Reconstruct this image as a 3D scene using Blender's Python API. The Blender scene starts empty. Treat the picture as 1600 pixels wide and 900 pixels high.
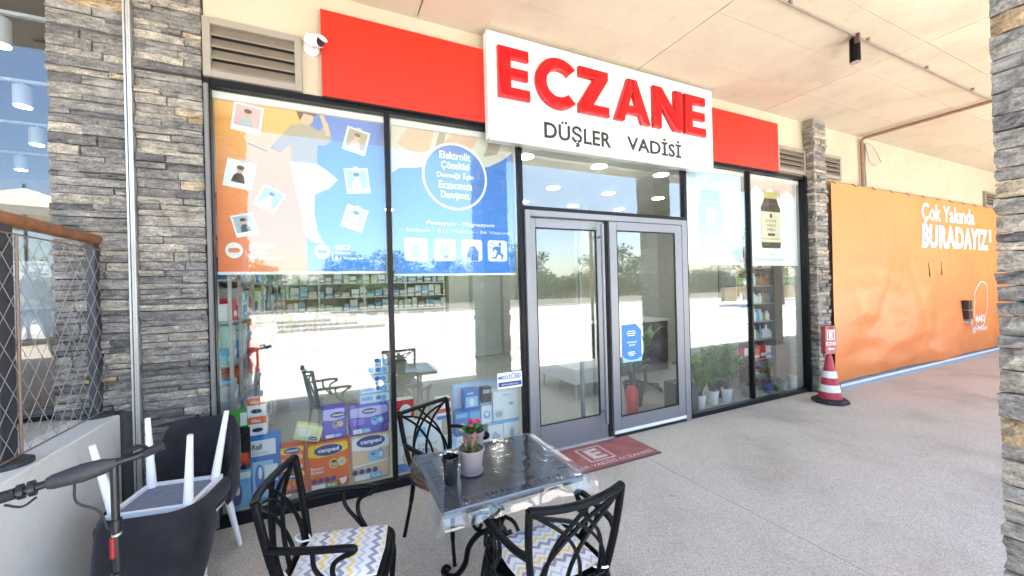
import bpy, bmesh, math, random
from mathutils import Matrix, Vector, noise
R = math.radians
sc = bpy.context.scene
COL = sc.collection

# ------------------------------------------------------------------ camera, world, sun, exposure
CAM = Vector((0.0, -3.6215, 1.75))
yaw, pitch, roll = R(25.18), R(0.0), R(-1.488)
Fv = Vector((math.sin(yaw)*math.cos(pitch), math.cos(yaw)*math.cos(pitch), math.sin(pitch)))
Rv0 = Vector((math.cos(yaw), -math.sin(yaw), 0)); Uv0 = Rv0.cross(Fv)
Rv = math.cos(roll)*Rv0 + math.sin(roll)*Uv0; Uv = -math.sin(roll)*Rv0 + math.cos(roll)*Uv0
cam = bpy.data.cameras.new('camera'); camo = bpy.data.objects.new('camera', cam); COL.objects.link(camo)
camo.matrix_world = Matrix(((Rv.x, Uv.x, -Fv.x, CAM.x), (Rv.y, Uv.y, -Fv.y, CAM.y), (Rv.z, Uv.z, -Fv.z, CAM.z), (0, 0, 0, 1)))
cam.sensor_width = 36; cam.lens = 36*611.37/1600; cam.clip_start = 0.02; cam.clip_end = 3000
sc.camera = camo
TO_SUN = Vector((0.55, 0.094, 1.0)).normalized()
world = bpy.data.worlds.new('World'); sc.world = world; world.use_nodes = True
wn = world.node_tree.nodes; wl = world.node_tree.links
sky = wn.new('ShaderNodeTexSky'); sky.sky_type = 'NISHITA'; sky.sun_disc = False
sky.sun_elevation = math.asin(TO_SUN.z); sky.sun_rotation = math.atan2(TO_SUN.x, TO_SUN.y)
sky.altitude = 50; sky.air_density = 1.0; sky.dust_density = 1.3; sky.ozone_density = 1.0
wl.new(sky.outputs[0], wn['Background'].inputs[0]); wn['Background'].inputs[1].default_value = 0.15
sun = bpy.data.lights.new('sun', 'SUN'); suno = bpy.data.objects.new('sun', sun); COL.objects.link(suno)
sun.energy = 5.0; sun.angle = R(0.55); sun.color = (1.0, 0.95, 0.87)
suno.rotation_euler = (-TO_SUN).to_track_quat('-Z', 'Y').to_euler()
sc.view_settings.view_transform = 'Standard'; sc.view_settings.look = 'None'
sc.view_settings.exposure = 2.75; sc.view_settings.gamma = 1.0
sc.view_settings.use_curve_mapping = False
sc.render.engine = 'CYCLES'
cy = sc.cycles
cy.max_bounces = 8; cy.diffuse_bounces = 4; cy.glossy_bounces = 5; cy.transmission_bounces = 8; cy.transparent_max_bounces = 24
cy.caustics_reflective = False; cy.caustics_refractive = False; cy.use_denoising = True
cy.sample_clamp_indirect = 6.0; cy.use_adaptive_sampling = True; cy.adaptive_threshold = 0.02

# ------------------------------------------------------------------ helpers: materials
MATS = {}
def _n(nt, t, **kw):
    n = nt.nodes.new(t)
    for k, v in kw.items(): setattr(n, k, v)
    return n
def ramp(nt, stops, interp='LINEAR'):
    r = _n(nt, 'ShaderNodeValToRGB'); r.color_ramp.interpolation = interp
    e = r.color_ramp.elements
    while len(e) < len(stops): e.new(0.5)
    for el, (p, c) in zip(e, stops): el.position = p; el.color = (*c, 1)
    return r
def pm(name, base, rough=0.5, metal=0.0, var=0.0, vscale=8.0, bump=0.0, bscale=60.0, coat=0.0, spec=None, emis=None, detail=4):
    """plain procedural surface: base colour with noise variation, roughness variation and bump"""
    if name in MATS: return MATS[name]
    m = bpy.data.materials.new(name); m.use_nodes = True; nt = m.node_tree
    b = nt.nodes['Principled BSDF']; b.inputs['Base Color'].default_value = (*base, 1)
    b.inputs['Roughness'].default_value = rough; b.inputs['Metallic'].default_value = metal
    if spec is not None: b.inputs['Specular IOR Level'].default_value = spec
    if coat: b.inputs['Coat Weight'].default_value = coat; b.inputs['Coat Roughness'].default_value = 0.05
    tc = _n(nt, 'ShaderNodeTexCoord')
    if var:
        n1 = _n(nt, 'ShaderNodeTexNoise'); n1.inputs['Scale'].default_value = vscale; n1.inputs['Detail'].default_value = detail
        nt.links.new(tc.outputs['Object'], n1.inputs['Vector'])
        r = ramp(nt, [(0.3, tuple(c*(1-var) for c in base)), (0.7, tuple(min(1, c*(1+var)) for c in base))])
        nt.links.new(n1.outputs['Fac'], r.inputs[0]); nt.links.new(r.outputs[0], b.inputs['Base Color'])
    if bump:
        n2 = _n(nt, 'ShaderNodeTexNoise'); n2.inputs['Scale'].default_value = bscale; n2.inputs['Detail'].default_value = 3
        nt.links.new(tc.outputs['Object'], n2.inputs['Vector'])
        bp = _n(nt, 'ShaderNodeBump'); bp.inputs['Strength'].default_value = bump; bp.inputs['Distance'].default_value = 0.01
        nt.links.new(n2.outputs['Fac'], bp.inputs['Height']); nt.links.new(bp.outputs[0], b.inputs['Normal'])
    if emis: b.inputs['Emission Color'].default_value = (*emis[0], 1); b.inputs['Emission Strength'].default_value = emis[1]
    MATS[name] = m; return m
def glass_mat(name, tint, f0, rough=0.0, bump=0.0, bscale=3.0, haze=0.0, smudge=0.0):
    m = bpy.data.materials.new(name); m.use_nodes = True; nt = m.node_tree; nt.nodes.clear()
    out = _n(nt, 'ShaderNodeOutputMaterial'); mix = _n(nt, 'ShaderNodeMixShader')
    tr = _n(nt, 'ShaderNodeBsdfTransparent'); tr.inputs[0].default_value = (*tint, 1)
    gl = _n(nt, 'ShaderNodeBsdfGlossy'); gl.inputs['Roughness'].default_value = rough; gl.inputs[0].default_value = (1, 1, 1, 1)
    ge = _n(nt, 'ShaderNodeNewGeometry'); dt = _n(nt, 'ShaderNodeVectorMath', operation='DOT_PRODUCT')
    nt.links.new(ge.outputs['Normal'], dt.inputs[0]); nt.links.new(ge.outputs['Incoming'], dt.inputs[1])
    ab = _n(nt, 'ShaderNodeMath', operation='ABSOLUTE'); nt.links.new(dt.outputs['Value'], ab.inputs[0])
    su = _n(nt, 'ShaderNodeMath', operation='SUBTRACT'); su.inputs[0].default_value = 1; nt.links.new(ab.outputs[0], su.inputs[1])
    pw = _n(nt, 'ShaderNodeMath', operation='POWER'); pw.inputs[1].default_value = 5; nt.links.new(su.outputs[0], pw.inputs[0])
    ma = _n(nt, 'ShaderNodeMath', operation='MULTIPLY_ADD'); ma.inputs[1].default_value = 1-f0; ma.inputs[2].default_value = f0
    nt.links.new(pw.outputs[0], ma.inputs[0]); nt.links.new(ma.outputs[0], mix.inputs[0])
    if bump:
        tc = _n(nt, 'ShaderNodeTexCoord'); n2 = _n(nt, 'ShaderNodeTexNoise'); n2.inputs['Scale'].default_value = bscale
        nt.links.new(tc.outputs['Object'], n2.inputs['Vector'])
        bp = _n(nt, 'ShaderNodeBump'); bp.inputs['Strength'].default_value = bump; bp.inputs['Distance'].default_value = 0.01
        nt.links.new(n2.outputs['Fac'], bp.inputs['Height']); nt.links.new(bp.outputs[0], gl.inputs['Normal'])
    body = tr
    if haze:
        df = _n(nt, 'ShaderNodeBsdfDiffuse'); df.inputs[0].default_value = (0.85, 0.86, 0.88, 1)
        m2 = _n(nt, 'ShaderNodeMixShader'); m2.inputs[0].default_value = haze
        nt.links.new(tr.outputs[0], m2.inputs[1]); nt.links.new(df.outputs[0], m2.inputs[2]); body = m2
    if smudge:
        g2 = _n(nt, 'ShaderNodeNewGeometry'); n5 = _n(nt, 'ShaderNodeTexNoise'); n5.inputs['Scale'].default_value = 3.2; n5.inputs['Detail'].default_value = 8; n5.inputs['Distortion'].default_value = 1.2
        nt.links.new(g2.outputs['Position'], n5.inputs['Vector']); r5 = ramp(nt, [(0.48, (0, 0, 0)), (0.72, (smudge,)*3)]); nt.links.new(n5.outputs['Fac'], r5.inputs[0])
        d5 = _n(nt, 'ShaderNodeBsdfDiffuse'); d5.inputs[0].default_value = (0.75, 0.75, 0.72, 1); m5 = _n(nt, 'ShaderNodeMixShader')
        nt.links.new(r5.outputs[0], m5.inputs[0]); nt.links.new(body.outputs[0], m5.inputs[1]); nt.links.new(d5.outputs[0], m5.inputs[2]); body = m5
    nt.links.new(body.outputs[0], mix.inputs[1]); nt.links.new(gl.outputs[0], mix.inputs[2]); nt.links.new(mix.outputs[0], out.inputs[0])
    MATS[name] = m; return m
def stone_mat(name, island):
    m = bpy.data.materials.new(name); m.use_nodes = True; nt = m.node_tree; b = nt.nodes['Principled BSDF']
    src = _n(nt, 'ShaderNodeNewGeometry').outputs['Random Per Island'] if island else _n(nt, 'ShaderNodeObjectInfo').outputs['Random']
    cr = ramp(nt, [(0.0, (0.145, 0.141, 0.138)), (0.13, (0.21, 0.20, 0.19)), (0.34, (0.29, 0.272, 0.248)), (0.54, (0.245, 0.233, 0.22)),
                   (0.70, (0.335, 0.305, 0.262)), (0.85, (0.40, 0.365, 0.31)), (0.95, (0.37, 0.275, 0.165)), (0.972, (0.45, 0.375, 0.26))], 'CONSTANT')
    nt.links.new(src, cr.inputs[0])
    tc = _n(nt, 'ShaderNodeTexCoord'); ge = _n(nt, 'ShaderNodeNewGeometry')
    mp = _n(nt, 'ShaderNodeMapping'); mp.inputs['Scale'].default_value = (9, 9, 24)
    nt.links.new(ge.outputs['Position'], mp.inputs['Vector'])
    n1 = _n(nt, 'ShaderNodeTexNoise'); n1.inputs['Scale'].default_value = 1.6; n1.inputs['Detail'].default_value = 8; n1.inputs['Roughness'].default_value = 0.65
    nt.links.new(mp.outputs[0], n1.inputs['Vector'])
    r2 = ramp(nt, [(0.28, (0.30, 0.30, 0.32)), (0.42, (0.75, 0.74, 0.74)), (0.55, (1.05, 1.02, 0.98)), (0.72, (1.8, 1.70, 1.52))])
    nt.links.new(n1.outputs['Fac'], r2.inputs[0])
    mx = _n(nt, 'ShaderNodeMix', data_type='RGBA', blend_type='MULTIPLY'); mx.inputs['Factor'].default_value = 1
    nt.links.new(cr.outputs[0], mx.inputs['A']); nt.links.new(r2.outputs[0], mx.inputs['B'])
    n4 = _n(nt, 'ShaderNodeTexNoise'); n4.inputs['Scale'].default_value = 75; n4.inputs['Detail'].default_value = 6; n4.inputs['Roughness'].default_value = 0.7
    nt.links.new(ge.outputs['Position'], n4.inputs['Vector'])
    r4 = ramp(nt, [(0.30, (0.55, 0.55, 0.55)), (0.5, (1, 1, 1)), (0.68, (1.5, 1.48, 1.42))]); nt.links.new(n4.outputs['Fac'], r4.inputs[0])
    mx0 = _n(nt, 'ShaderNodeMix', data_type='RGBA', blend_type='MULTIPLY'); mx0.inputs['Factor'].default_value = 1
    nt.links.new(mx.outputs['Result'], mx0.inputs['A']); nt.links.new(r4.outputs[0], mx0.inputs['B']); mx = mx0
    # pale mortar smears
    n3 = _n(nt, 'ShaderNodeTexNoise'); n3.inputs['Scale'].default_value = 5.5; n3.inputs['Detail'].default_value = 5
    nt.links.new(ge.outputs['Position'], n3.inputs['Vector'])
    r3 = ramp(nt, [(0.60, (0, 0, 0)), (0.70, (0.55, 0.55, 0.55))]); nt.links.new(n3.outputs['Fac'], r3.inputs[0])
    mx2 = _n(nt, 'ShaderNodeMix', data_type='RGBA'); nt.links.new(r3.outputs[0], mx2.inputs['Factor'])
    nt.links.new(mx.outputs['Result'], mx2.inputs['A']); mx2.inputs['B'].default_value = (0.42, 0.40, 0.37, 1)
    nt.links.new(mx2.outputs['Result'], b.inputs['Base Color']); b.inputs['Roughness'].default_value = 0.75
    b.inputs['Specular IOR Level'].default_value = 0.3
    bp = _n(nt, 'ShaderNodeBump'); bp.inputs['Strength'].default_value = 1.0; bp.inputs['Distance'].default_value = 0.02
    ad = _n(nt, 'ShaderNodeMath', operation='MULTIPLY_ADD'); ad.inputs[1].default_value = 0.35
    nt.links.new(n4.outputs['Fac'], ad.inputs[0]); nt.links.new(n1.outputs['Fac'], ad.inputs[2])
    nt.links.new(ad.outputs[0], bp.inputs['Height']); nt.links.new(bp.outputs[0], b.inputs['Normal'])
    MATS[name] = m; return m
def aggregate_mat(name, c_lo, c_hi, speck, scale=170):
    m = bpy.data.materials.new(name); m.use_nodes = True; nt = m.node_tree; b = nt.nodes['Principled BSDF']
    ge = _n(nt, 'ShaderNodeNewGeometry')
    vo = _n(nt, 'ShaderNodeTexVoronoi'); vo.inputs['Scale'].default_value = scale
    nt.links.new(ge.outputs['Position'], vo.inputs['Vector'])
    r1 = ramp(nt, [(0.0, speck), (0.12, c_lo), (0.55, c_hi), (0.86, tuple(min(1, c*1.18) for c in c_hi)), (1.0, (0.72, 0.68, 0.62))])
    sp = _n(nt, 'ShaderNodeSeparateColor'); nt.links.new(vo.outputs['Color'], sp.inputs[0]); nt.links.new(sp.outputs[0], r1.inputs[0])
    n1 = _n(nt, 'ShaderNodeTexNoise'); n1.inputs['Scale'].default_value = 0.9; n1.inputs['Detail'].default_value = 9; n1.inputs['Roughness'].default_value = 0.62
    nt.links.new(ge.outputs['Position'], n1.inputs['Vector'])
    r2 = ramp(nt, [(0.30, (0.74, 0.72, 0.70)), (0.50, (1, 1, 1)), (0.72, (1.10, 1.09, 1.07))]); nt.links.new(n1.outputs['Fac'], r2.inputs[0])
    mx = _n(nt, 'ShaderNodeMix', data_type='RGBA', blend_type='MULTIPLY'); mx.inputs['Factor'].default_value = 1
    nt.links.new(r1.outputs[0], mx.inputs['A']); nt.links.new(r2.outputs[0], mx.inputs['B'])
    v2 = _n(nt, 'ShaderNodeTexVoronoi'); v2.inputs['Scale'].default_value = 1.7; nt.links.new(ge.outputs['Position'], v2.inputs['Vector'])
    r4 = ramp(nt, [(0.018, (0.66, 0.64, 0.62)), (0.032, (1, 1, 1))]); nt.links.new(v2.outputs['Distance'], r4.inputs[0])
    mx3 = _n(nt, 'ShaderNodeMix', data_type='RGBA', blend_type='MULTIPLY'); mx3.inputs['Factor'].default_value = 1
    nt.links.new(mx.outputs['Result'], mx3.inputs['A']); nt.links.new(r4.outputs[0], mx3.inputs['B'])
    nt.links.new(mx3.outputs['Result'], b.inputs['Base Color']); b.inputs['Roughness'].default_value = 0.8
    b.inputs['Specular IOR Level'].default_value = 0.35
    bp = _n(nt, 'ShaderNodeBump'); bp.inputs['Strength'].default_value = 0.55; bp.inputs['Distance'].default_value = 0.004
    nt.links.new(vo.outputs['Distance'], bp.inputs['Height']); nt.links.new(bp.outputs[0], b.inputs['Normal'])
    MATS[name] = m; return m
def concrete_mat(name, base, stain, board=True):
    m = bpy.data.materials.new(name); m.use_nodes = True; nt = m.node_tree; b = nt.nodes['Principled BSDF']
    ge = _n(nt, 'ShaderNodeNewGeometry'); oi = _n(nt, 'ShaderNodeObjectInfo')
    n1 = _n(nt, 'ShaderNodeTexNoise'); n1.inputs['Scale'].default_value = 1.3; n1.inputs['Detail'].default_value = 8; n1.inputs['Roughness'].default_value = 0.6
    nt.links.new(ge.outputs['Position'], n1.inputs['Vector'])
    r1 = ramp(nt, [(0.28, stain), (0.5, base), (0.75, tuple(min(1, c*1.08) for c in base))]); nt.links.new(n1.outputs['Fac'], r1.inputs[0])
    n2 = _n(nt, 'ShaderNodeTexNoise'); n2.inputs['Scale'].default_value = 6.5; n2.inputs['Detail'].default_value = 9; n2.inputs['Roughness'].default_value = 0.68; n2.inputs['Distortion'].default_value = 0.4
    nt.links.new(ge.outputs['Position'], n2.inputs['Vector'])
    r2 = ramp(nt, [(0.22, (0.60, 0.54, 0.46)), (0.30, (0.90, 0.87, 0.83)), (0.42, (0.99, 0.98, 0.97)), (0.7, (1.03, 1.03, 1.03))]); nt.links.new(n2.outputs['Fac'], r2.inputs[0])
    mx = _n(nt, 'ShaderNodeMix', data_type='RGBA', blend_type='MULTIPLY'); mx.inputs['Factor'].default_value = 1
    nt.links.new(r1.outputs[0], mx.inputs['A']); nt.links.new(r2.outputs[0], mx.inputs['B'])
    r3 = ramp(nt, [(0, (0.955, 0.95, 0.94)), (1, (1.03, 1.03, 1.03))]); nt.links.new(oi.outputs['Random'], r3.inputs[0])
    mx2 = _n(nt, 'ShaderNodeMix', data_type='RGBA', blend_type='MULTIPLY'); mx2.inputs['Factor'].default_value = 1
    nt.links.new(mx.outputs['Result'], mx2.inputs['A']); nt.links.new(r3.outputs[0], mx2.inputs['B'])
    nt.links.new(mx2.outputs['Result'], b.inputs['Base Color']); b.inputs['Roughness'].default_value = 0.85
    b.inputs['Specular IOR Level'].default_value = 0.25
    bp = _n(nt, 'ShaderNodeBump'); bp.inputs['Strength'].default_value = 0.3; bp.inputs['Distance'].default_value = 0.01
    nt.links.new(n2.outputs['Fac'], bp.inputs['Height']); nt.links.new(bp.outputs[0], b.inputs['Normal'])
    MATS[name] = m; return m
def leaf_mat(name, c1, c2, rough=0.55):
    m = bpy.data.materials.new(name); m.use_nodes = True; nt = m.node_tree; b = nt.nodes['Principled BSDF']
    ge = _n(nt, 'ShaderNodeNewGeometry'); r = ramp(nt, [(0, c1), (1, c2)])
    nt.links.new(ge.outputs['Random Per Island'], r.inputs[0]); nt.links.new(r.outputs[0], b.inputs['Base Color'])
    b.inputs['Roughness'].default_value = rough; b.inputs['Specular IOR Level'].default_value = 0.3
    MATS[name] = m; return m
def chevron_mat(name):
    m = bpy.data.materials.new(name); m.use_nodes = True; nt = m.node_tree; b = nt.nodes['Principled BSDF']
    tc = _n(nt, 'ShaderNodeTexCoord'); s = _n(nt, 'ShaderNodeSeparateXYZ'); nt.links.new(tc.outputs['Object'], s.inputs[0])
    def mth(op, a, bb=None):
        k = _n(nt, 'ShaderNodeMath', operation=op)
        for i, q in enumerate((a, bb)):
            if q is None: continue
            if isinstance(q, (int, float)): k.inputs[i].default_value = q
            else: nt.links.new(q, k.inputs[i])
        return k.outputs[0]
    zig = mth('PINGPONG', s.outputs['X'], 0.028)
    t = mth('ADD', s.outputs['Y'], mth('MULTIPLY', zig, 0.95))
    fr = mth('FRACT', mth('MULTIPLY', t, 7.6))
    W = (0.82, 0.82, 0.80); G = (0.33, 0.34, 0.40); Y = (0.86, 0.66, 0.20); L = (0.55, 0.58, 0.64)
    r = ramp(nt, [(0.0, W), (0.18, G), (0.36, W), (0.52, Y), (0.66, W), (0.82, L), (0.93, W)], 'CONSTANT'); nt.links.new(fr, r.inputs[0])
    nt.links.new(r.outputs[0], b.inputs['Base Color']); b.inputs['Roughness'].default_value = 0.9
    MATS[name] = m; return m

# palette
STONE = stone_mat('slate_stone', False); STONE_J = stone_mat('slate_stone_cladding', True)
MORTAR = pm('mortar', (0.10, 0.095, 0.09), 0.95, var=0.2, vscale=20)
PAVE = aggregate_mat('exposed_aggregate', (0.415, 0.378, 0.318), (0.545, 0.505, 0.435), (0.27, 0.24, 0.20), 230)
PLAZA = aggregate_mat('plaza_concrete', (0.62, 0.59, 0.54), (0.74, 0.71, 0.66), (0.50, 0.47, 0.43), 60)
CEIL = concrete_mat('soffit_concrete', (0.53, 0.462, 0.358), (0.45, 0.385, 0.29))
PLASTER = concrete_mat('cream_plaster', (0.49, 0.43, 0.325), (0.455, 0.395, 0.295))
GREYCON = concrete_mat('grey_concrete', (0.68, 0.685, 0.66), (0.60, 0.61, 0.59))
RED = pm('fascia_red', (0.58, 0.017, 0.005), 0.45, var=0.03, vscale=3)
SIGNW = pm('sign_white', (0.84, 0.84, 0.83), 0.35, var=0.02, vscale=3)
LETTER = pm('letter_red', (0.44, 0.003, 0.006), 0.14, coat=0.25, spec=0.35)
INK = pm('ink_black', (0.022, 0.022, 0.024), 0.4)
FRAME = pm('frame_black', (0.009, 0.009, 0.010), 0.35, var=0.1, spec=0.2)
ALU = pm('anodised_grey', (0.235, 0.235, 0.25), 0.38, metal=0.35, var=0.04, vscale=2)
ALUL = pm('aluminium_light', (0.55, 0.54, 0.52), 0.35, metal=0.5, var=0.05)
LOUV = pm('louver_bronze', (0.20, 0.165, 0.125), 0.5, var=0.08)
LOUVF = pm('louver_frame', (0.28, 0.245, 0.205), 0.5, var=0.05)
DARK = pm('dark_void', (0.012, 0.011, 0.010), 0.9)
WHITE = pm('white_plastic', (0.80, 0.80, 0.79), 0.4)
BLINDW = pm('blind_white', (0.74, 0.73, 0.70), 0.5)
IRON = pm('cast_black', (0.006, 0.006, 0.0065), 0.32, bump=0.12, bscale=140, spec=0.12)
RUBBER = pm('black_rubber', (0.016, 0.016, 0.017), 0.6, bump=0.2, bscale=90)
VELVET = pm('velvet_anthracite', (0.019, 0.0175, 0.0215), 0.9, var=0.35, vscale=9, bump=0.25, bscale=160)
_b = VELVET.node_tree.nodes['Principled BSDF']; _b.inputs['Sheen Weight'].default_value = 0.2; _b.inputs['Sheen Roughness'].default_value = 0.35; _b.inputs['Sheen Tint'].default_value = (0.7, 0.7, 0.9, 1)
LEGW = pm('leg_white', (0.82, 0.82, 0.82), 0.35)
SLATEBLUE = pm('underside_fabric', (0.16, 0.19, 0.25), 0.8, var=0.12, vscale=30)
POSTS = pm('post_anthracite', (0.035, 0.037, 0.045), 0.45, var=0.1)
WOOD = pm('handrail_wood', (0.23, 0.095, 0.035), 0.45, var=0.3, vscale=14)
WIRE = pm('net_wire', (0.30, 0.29, 0.28), 0.5, metal=0.3)
RUSTP = pm('pipe_brown', (0.26, 0.15, 0.10), 0.5, var=0.15, vscale=20)
PIPEG = pm('pipe_grey', (0.22, 0.185, 0.15), 0.5)
GLASS = glass_mat('shop_glass', (0.94, 0.965, 0.95), 0.078, bump=0.012, bscale=1.1, smudge=0.02)
GLASSD = glass_mat('door_glass', (0.93, 0.96, 0.945), 0.09, bump=0.012, bscale=1.3, smudge=0.025)
CAFEGL = glass_mat('cafe_glass', (0.86, 0.89, 0.92), 0.075)
CLEARP = glass_mat('clear_plastic', (0.95, 0.96, 0.97), 0.075, rough=0.07, bump=0.07, bscale=26, haze=0.04)
CHEV = chevron_mat('chevron_fabric')

# ------------------------------------------------------------------ helpers: geometry
class M:
    """collects polygons; build() links them as one mesh object"""
    def __init__(s): s.v = []; s.f = []
    def add(s, vs, fs):
        k = len(s.v); s.v += [tuple(q) for q in vs]; s.f += [tuple(i+k for i in q) for q in fs]; return s
    def box(s, x0, x1, y0, y1, z0, z1):
        return s.add([(x0,y0,z0),(x1,y0,z0),(x1,y1,z0),(x0,y1,z0),(x0,y0,z1),(x1,y0,z1),(x1,y1,z1),(x0,y1,z1)],
                     [(0,3,2,1),(4,5,6,7),(0,1,5,4),(1,2,6,5),(2,3,7,6),(3,0,4,7)])
    def bbox(s, x0, x1, y0, y1, z0, z1, bev=0.01, seg=2):
        bm = bmesh.new(); bmesh.ops.create_cube(bm, size=1)
        for q in bm.verts: q.co = Vector(((x0+x1)/2+q.co.x*(x1-x0), (y0+y1)/2+q.co.y*(y1-y0), (z0+z1)/2+q.co.z*(z1-z0)))
        bmesh.ops.bevel(bm, geom=bm.edges[:], offset=bev, segments=seg, profile=0.5, affect='EDGES')
        s.bm(bm); bm.free(); return s
    def bm(s, bm):
        bm.verts.index_update(); return s.add([q.co[:] for q in bm.verts], [[w.index for w in f.verts] for f in bm.faces])
    def tube(s, pts, r, n=8, caps=True, flat=1.0):
        pts = [Vector(p) for p in pts]; rr = r if isinstance(r, (list, tuple)) else [r]*len(pts)
        k = len(s.v); up = Vector((0, 0, 1)); prev = None
        for i, p in enumerate(pts):
            t = (pts[min(i+1, len(pts)-1)] - pts[max(i-1, 0)]).normalized()
            if prev is None:
                a = t.cross(up) if abs(t.z) < 0.95 else t.cross(Vector((1, 0, 0)))
            else: a = prev - t*prev.dot(t)
            a.normalize(); prev = a; b = t.cross(a)
            for j in range(n):
                an = 2*math.pi*j/n; s.v.append(tuple(p + (a*math.cos(an) + b*math.sin(an)*flat)*rr[i]))
        for i in range(len(pts)-1):
            for j in range(n):
                q = k+i*n; s.f.append((q+j, q+(j+1) % n, q+n+(j+1) % n, q+n+j))
        if caps:
            s.f.append(tuple(k+j for j in range(n))[::-1]); e = k+(len(pts)-1)*n; s.f.append(tuple(e+j for j in range(n)))
        return s
    def lathe(s, prof, n=20, c=(0, 0, 0), a0=0.0):
        k = len(s.v)
        for r, z in prof:
            for j in range(n):
                an = a0+2*math.pi*j/n; s.v.append((c[0]+r*math.cos(an), c[1]+r*math.sin(an), c[2]+z))
        for i in range(len(prof)-1):
            for j in range(n): q = k+i*n; s.f.append((q+j, q+(j+1) % n, q+n+(j+1) % n, q+n+j))
        s.f.append(tuple(k+j for j in range(n))[::-1]); e = k+(len(prof)-1)*n; s.f.append(tuple(e+j for j in range(n)))
        return s
    def prism(s, pts, y0, y1):
        """outline in x,z extruded from y0 (front) to y1"""
        n = len(pts); ar = sum(pts[i][0]*pts[(i+1) % n][1]-pts[(i+1) % n][0]*pts[i][1] for i in range(n))
        if ar < 0: pts = pts[::-1]
        k = len(s.v); s.v += [(x, y0, z) for x, z in pts] + [(x, y1, z) for x, z in pts]
        s.f.append(tuple(range(k, k+n))); s.f.append(tuple(range(k+2*n-1, k+n-1, -1)))
        for i in range(n): j = (i+1) % n; s.f.append((k+j, k+i, k+n+i, k+n+j))
        return s
    def sphere(s, c, r, n=10, m=6, sc_=(1, 1, 1)):
        pr = [(max(1e-4, math.sin(math.pi*i/m)), -math.cos(math.pi*i/m)) for i in range(m+1)]
        k = len(s.v); s.lathe(pr, n)
        for i in range(k, len(s.v)):
            q = s.v[i]; s.v[i] = (c[0]+q[0]*r*sc_[0], c[1]+q[1]*r*sc_[1], c[2]+q[2]*r*sc_[2])
        return s
    def xf(s, mat):
        s.v = [tuple(mat @ Vector(q)) for q in s.v]; return s
    def mesh(s, name, mat, smooth=False, bev=0.0):
        me = bpy.data.meshes.new(name); me.from_pydata(s.v, [], s.f); me.materials.append(mat)
        if bev:
            bm = bmesh.new(); bm.from_mesh(me); bmesh.ops.bevel(bm, geom=[e for e in bm.edges if len(e.link_faces) == 2 and e.calc_face_angle(0) > 0.6], offset=bev, segments=2, affect='EDGES'); bm.to_mesh(me); bm.free()
        if smooth:
            me.polygons.foreach_set('use_smooth', [True]*len(me.polygons)); me.set_sharp_from_angle(angle=R(38))
        me.update(); return me
    def build(s, name, mat, parent=None, smooth=False, bev=0.0, world=True):
        o = bpy.data.objects.new(name, s.mesh(name, mat, smooth, bev)); COL.objects.link(o)
        if parent is not None:
            o.parent = parent
            if world: o.location = -wloc(parent)
        return o
def wloc(o):
    l = Vector(o.location)
    while o.parent: o = o.parent; l += Vector(o.location)
    return l
def tag(o, label, cat, group=None, kind=None):
    if label: o['label'] = label
    if cat: o['category'] = cat
    if group: o['group'] = group
    if kind: o['kind'] = kind
    return o
def thing(name, label, cat, loc=(0, 0, 0), group=None, rz=0.0):
    o = bpy.data.objects.new(name, None); COL.objects.link(o); o.location = loc; o.rotation_euler[2] = rz
    o.empty_display_size = 0.1
    return tag(o, label, cat, group)
def struct(o): o['kind'] = 'structure'; return o
def copy_tree(o, parent=None):
    c = o.copy(); COL.objects.link(c)
    if parent is not None: c.parent = parent
    for ch in o.children: copy_tree(ch, c)
    return c
_TX = {}
def text2d(s, bold=0.0, extrude=0.0, bevel=0.0):
    """returns (verts, faces) of a line of lettering scaled to a unit box in x,y"""
    key = (s, bold, extrude, bevel)
    if key in _TX: return _TX[key]
    cu = bpy.data.curves.new('lettering', 'FONT'); cu.body = s; cu.offset = bold; cu.extrude = extrude; cu.bevel_depth = bevel
    cu.resolution_u = 3; cu.space_character = 1.0 + bold*1.6
    ob = bpy.data.objects.new('lettering', cu); COL.objects.link(ob)
    dg = bpy.context.evaluated_depsgraph_get(); dg.update(); me = ob.evaluated_get(dg).to_mesh()
    vs = [q.co.copy() for q in me.vertices]; fs = [tuple(p.vertices) for p in me.polygons]
    ob.evaluated_get(dg).to_mesh_clear(); bpy.data.objects.remove(ob); bpy.data.curves.remove(cu)
    xs = [q.x for q in vs]; ys = [q.y for q in vs]; a, b, c, d = min(xs), max(xs), min(ys), max(ys)
    vs = [((q.x-a)/(b-a), (q.y-c)/(d-c), q.z) for q in vs]
    _TX[key] = (vs, fs); return vs, fs
def text_on(parent, s, x0, x1, z0, z1, y, mat, bold=0.0, name='lettering', slant=0.0, world=True, fn=None, thick=0.0):
    vs, fs = text2d(s, bold, 0.5 if thick else 0.0); m = M()
    if fn: pts = [fn(x0+u*(x1-x0), z0+w*(z1-z0)) for u, w, t in vs]
    else: pts = [(x0+u*(x1-x0), y-(t+0.5)*thick if thick else y, z0+w*(z1-z0)+slant*(u-0.5)) for u, w, t in vs]
    m.add(pts, fs); return m.build(name, mat, parent, world=world)
def ell(cx, cz, rx, rz, n=28, a0=0.0, a1=2*math.pi):
    return [(cx+rx*math.cos(a0+(a1-a0)*i/n), cz+rz*math.sin(a0+(a1-a0)*i/n)) for i in range(n)]
def rrect(x0, x1, z0, z1, r, n=4):
    p = []
    for cx, cz, a in ((x1-r, z1-r, 0), (x0+r, z1-r, 90), (x0+r, z0+r, 180), (x1-r, z0+r, 270)):
        p += [(cx+r*math.cos(R(a+90*i/n)), cz+r*math.sin(R(a+90*i/n))) for i in range(n+1)]
    return p
def plate(parent, pts, y, mat, name='print', th=0.0006, world=True):
    return M().prism(pts, y-th, y).build(name, mat, parent, world=world)
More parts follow.
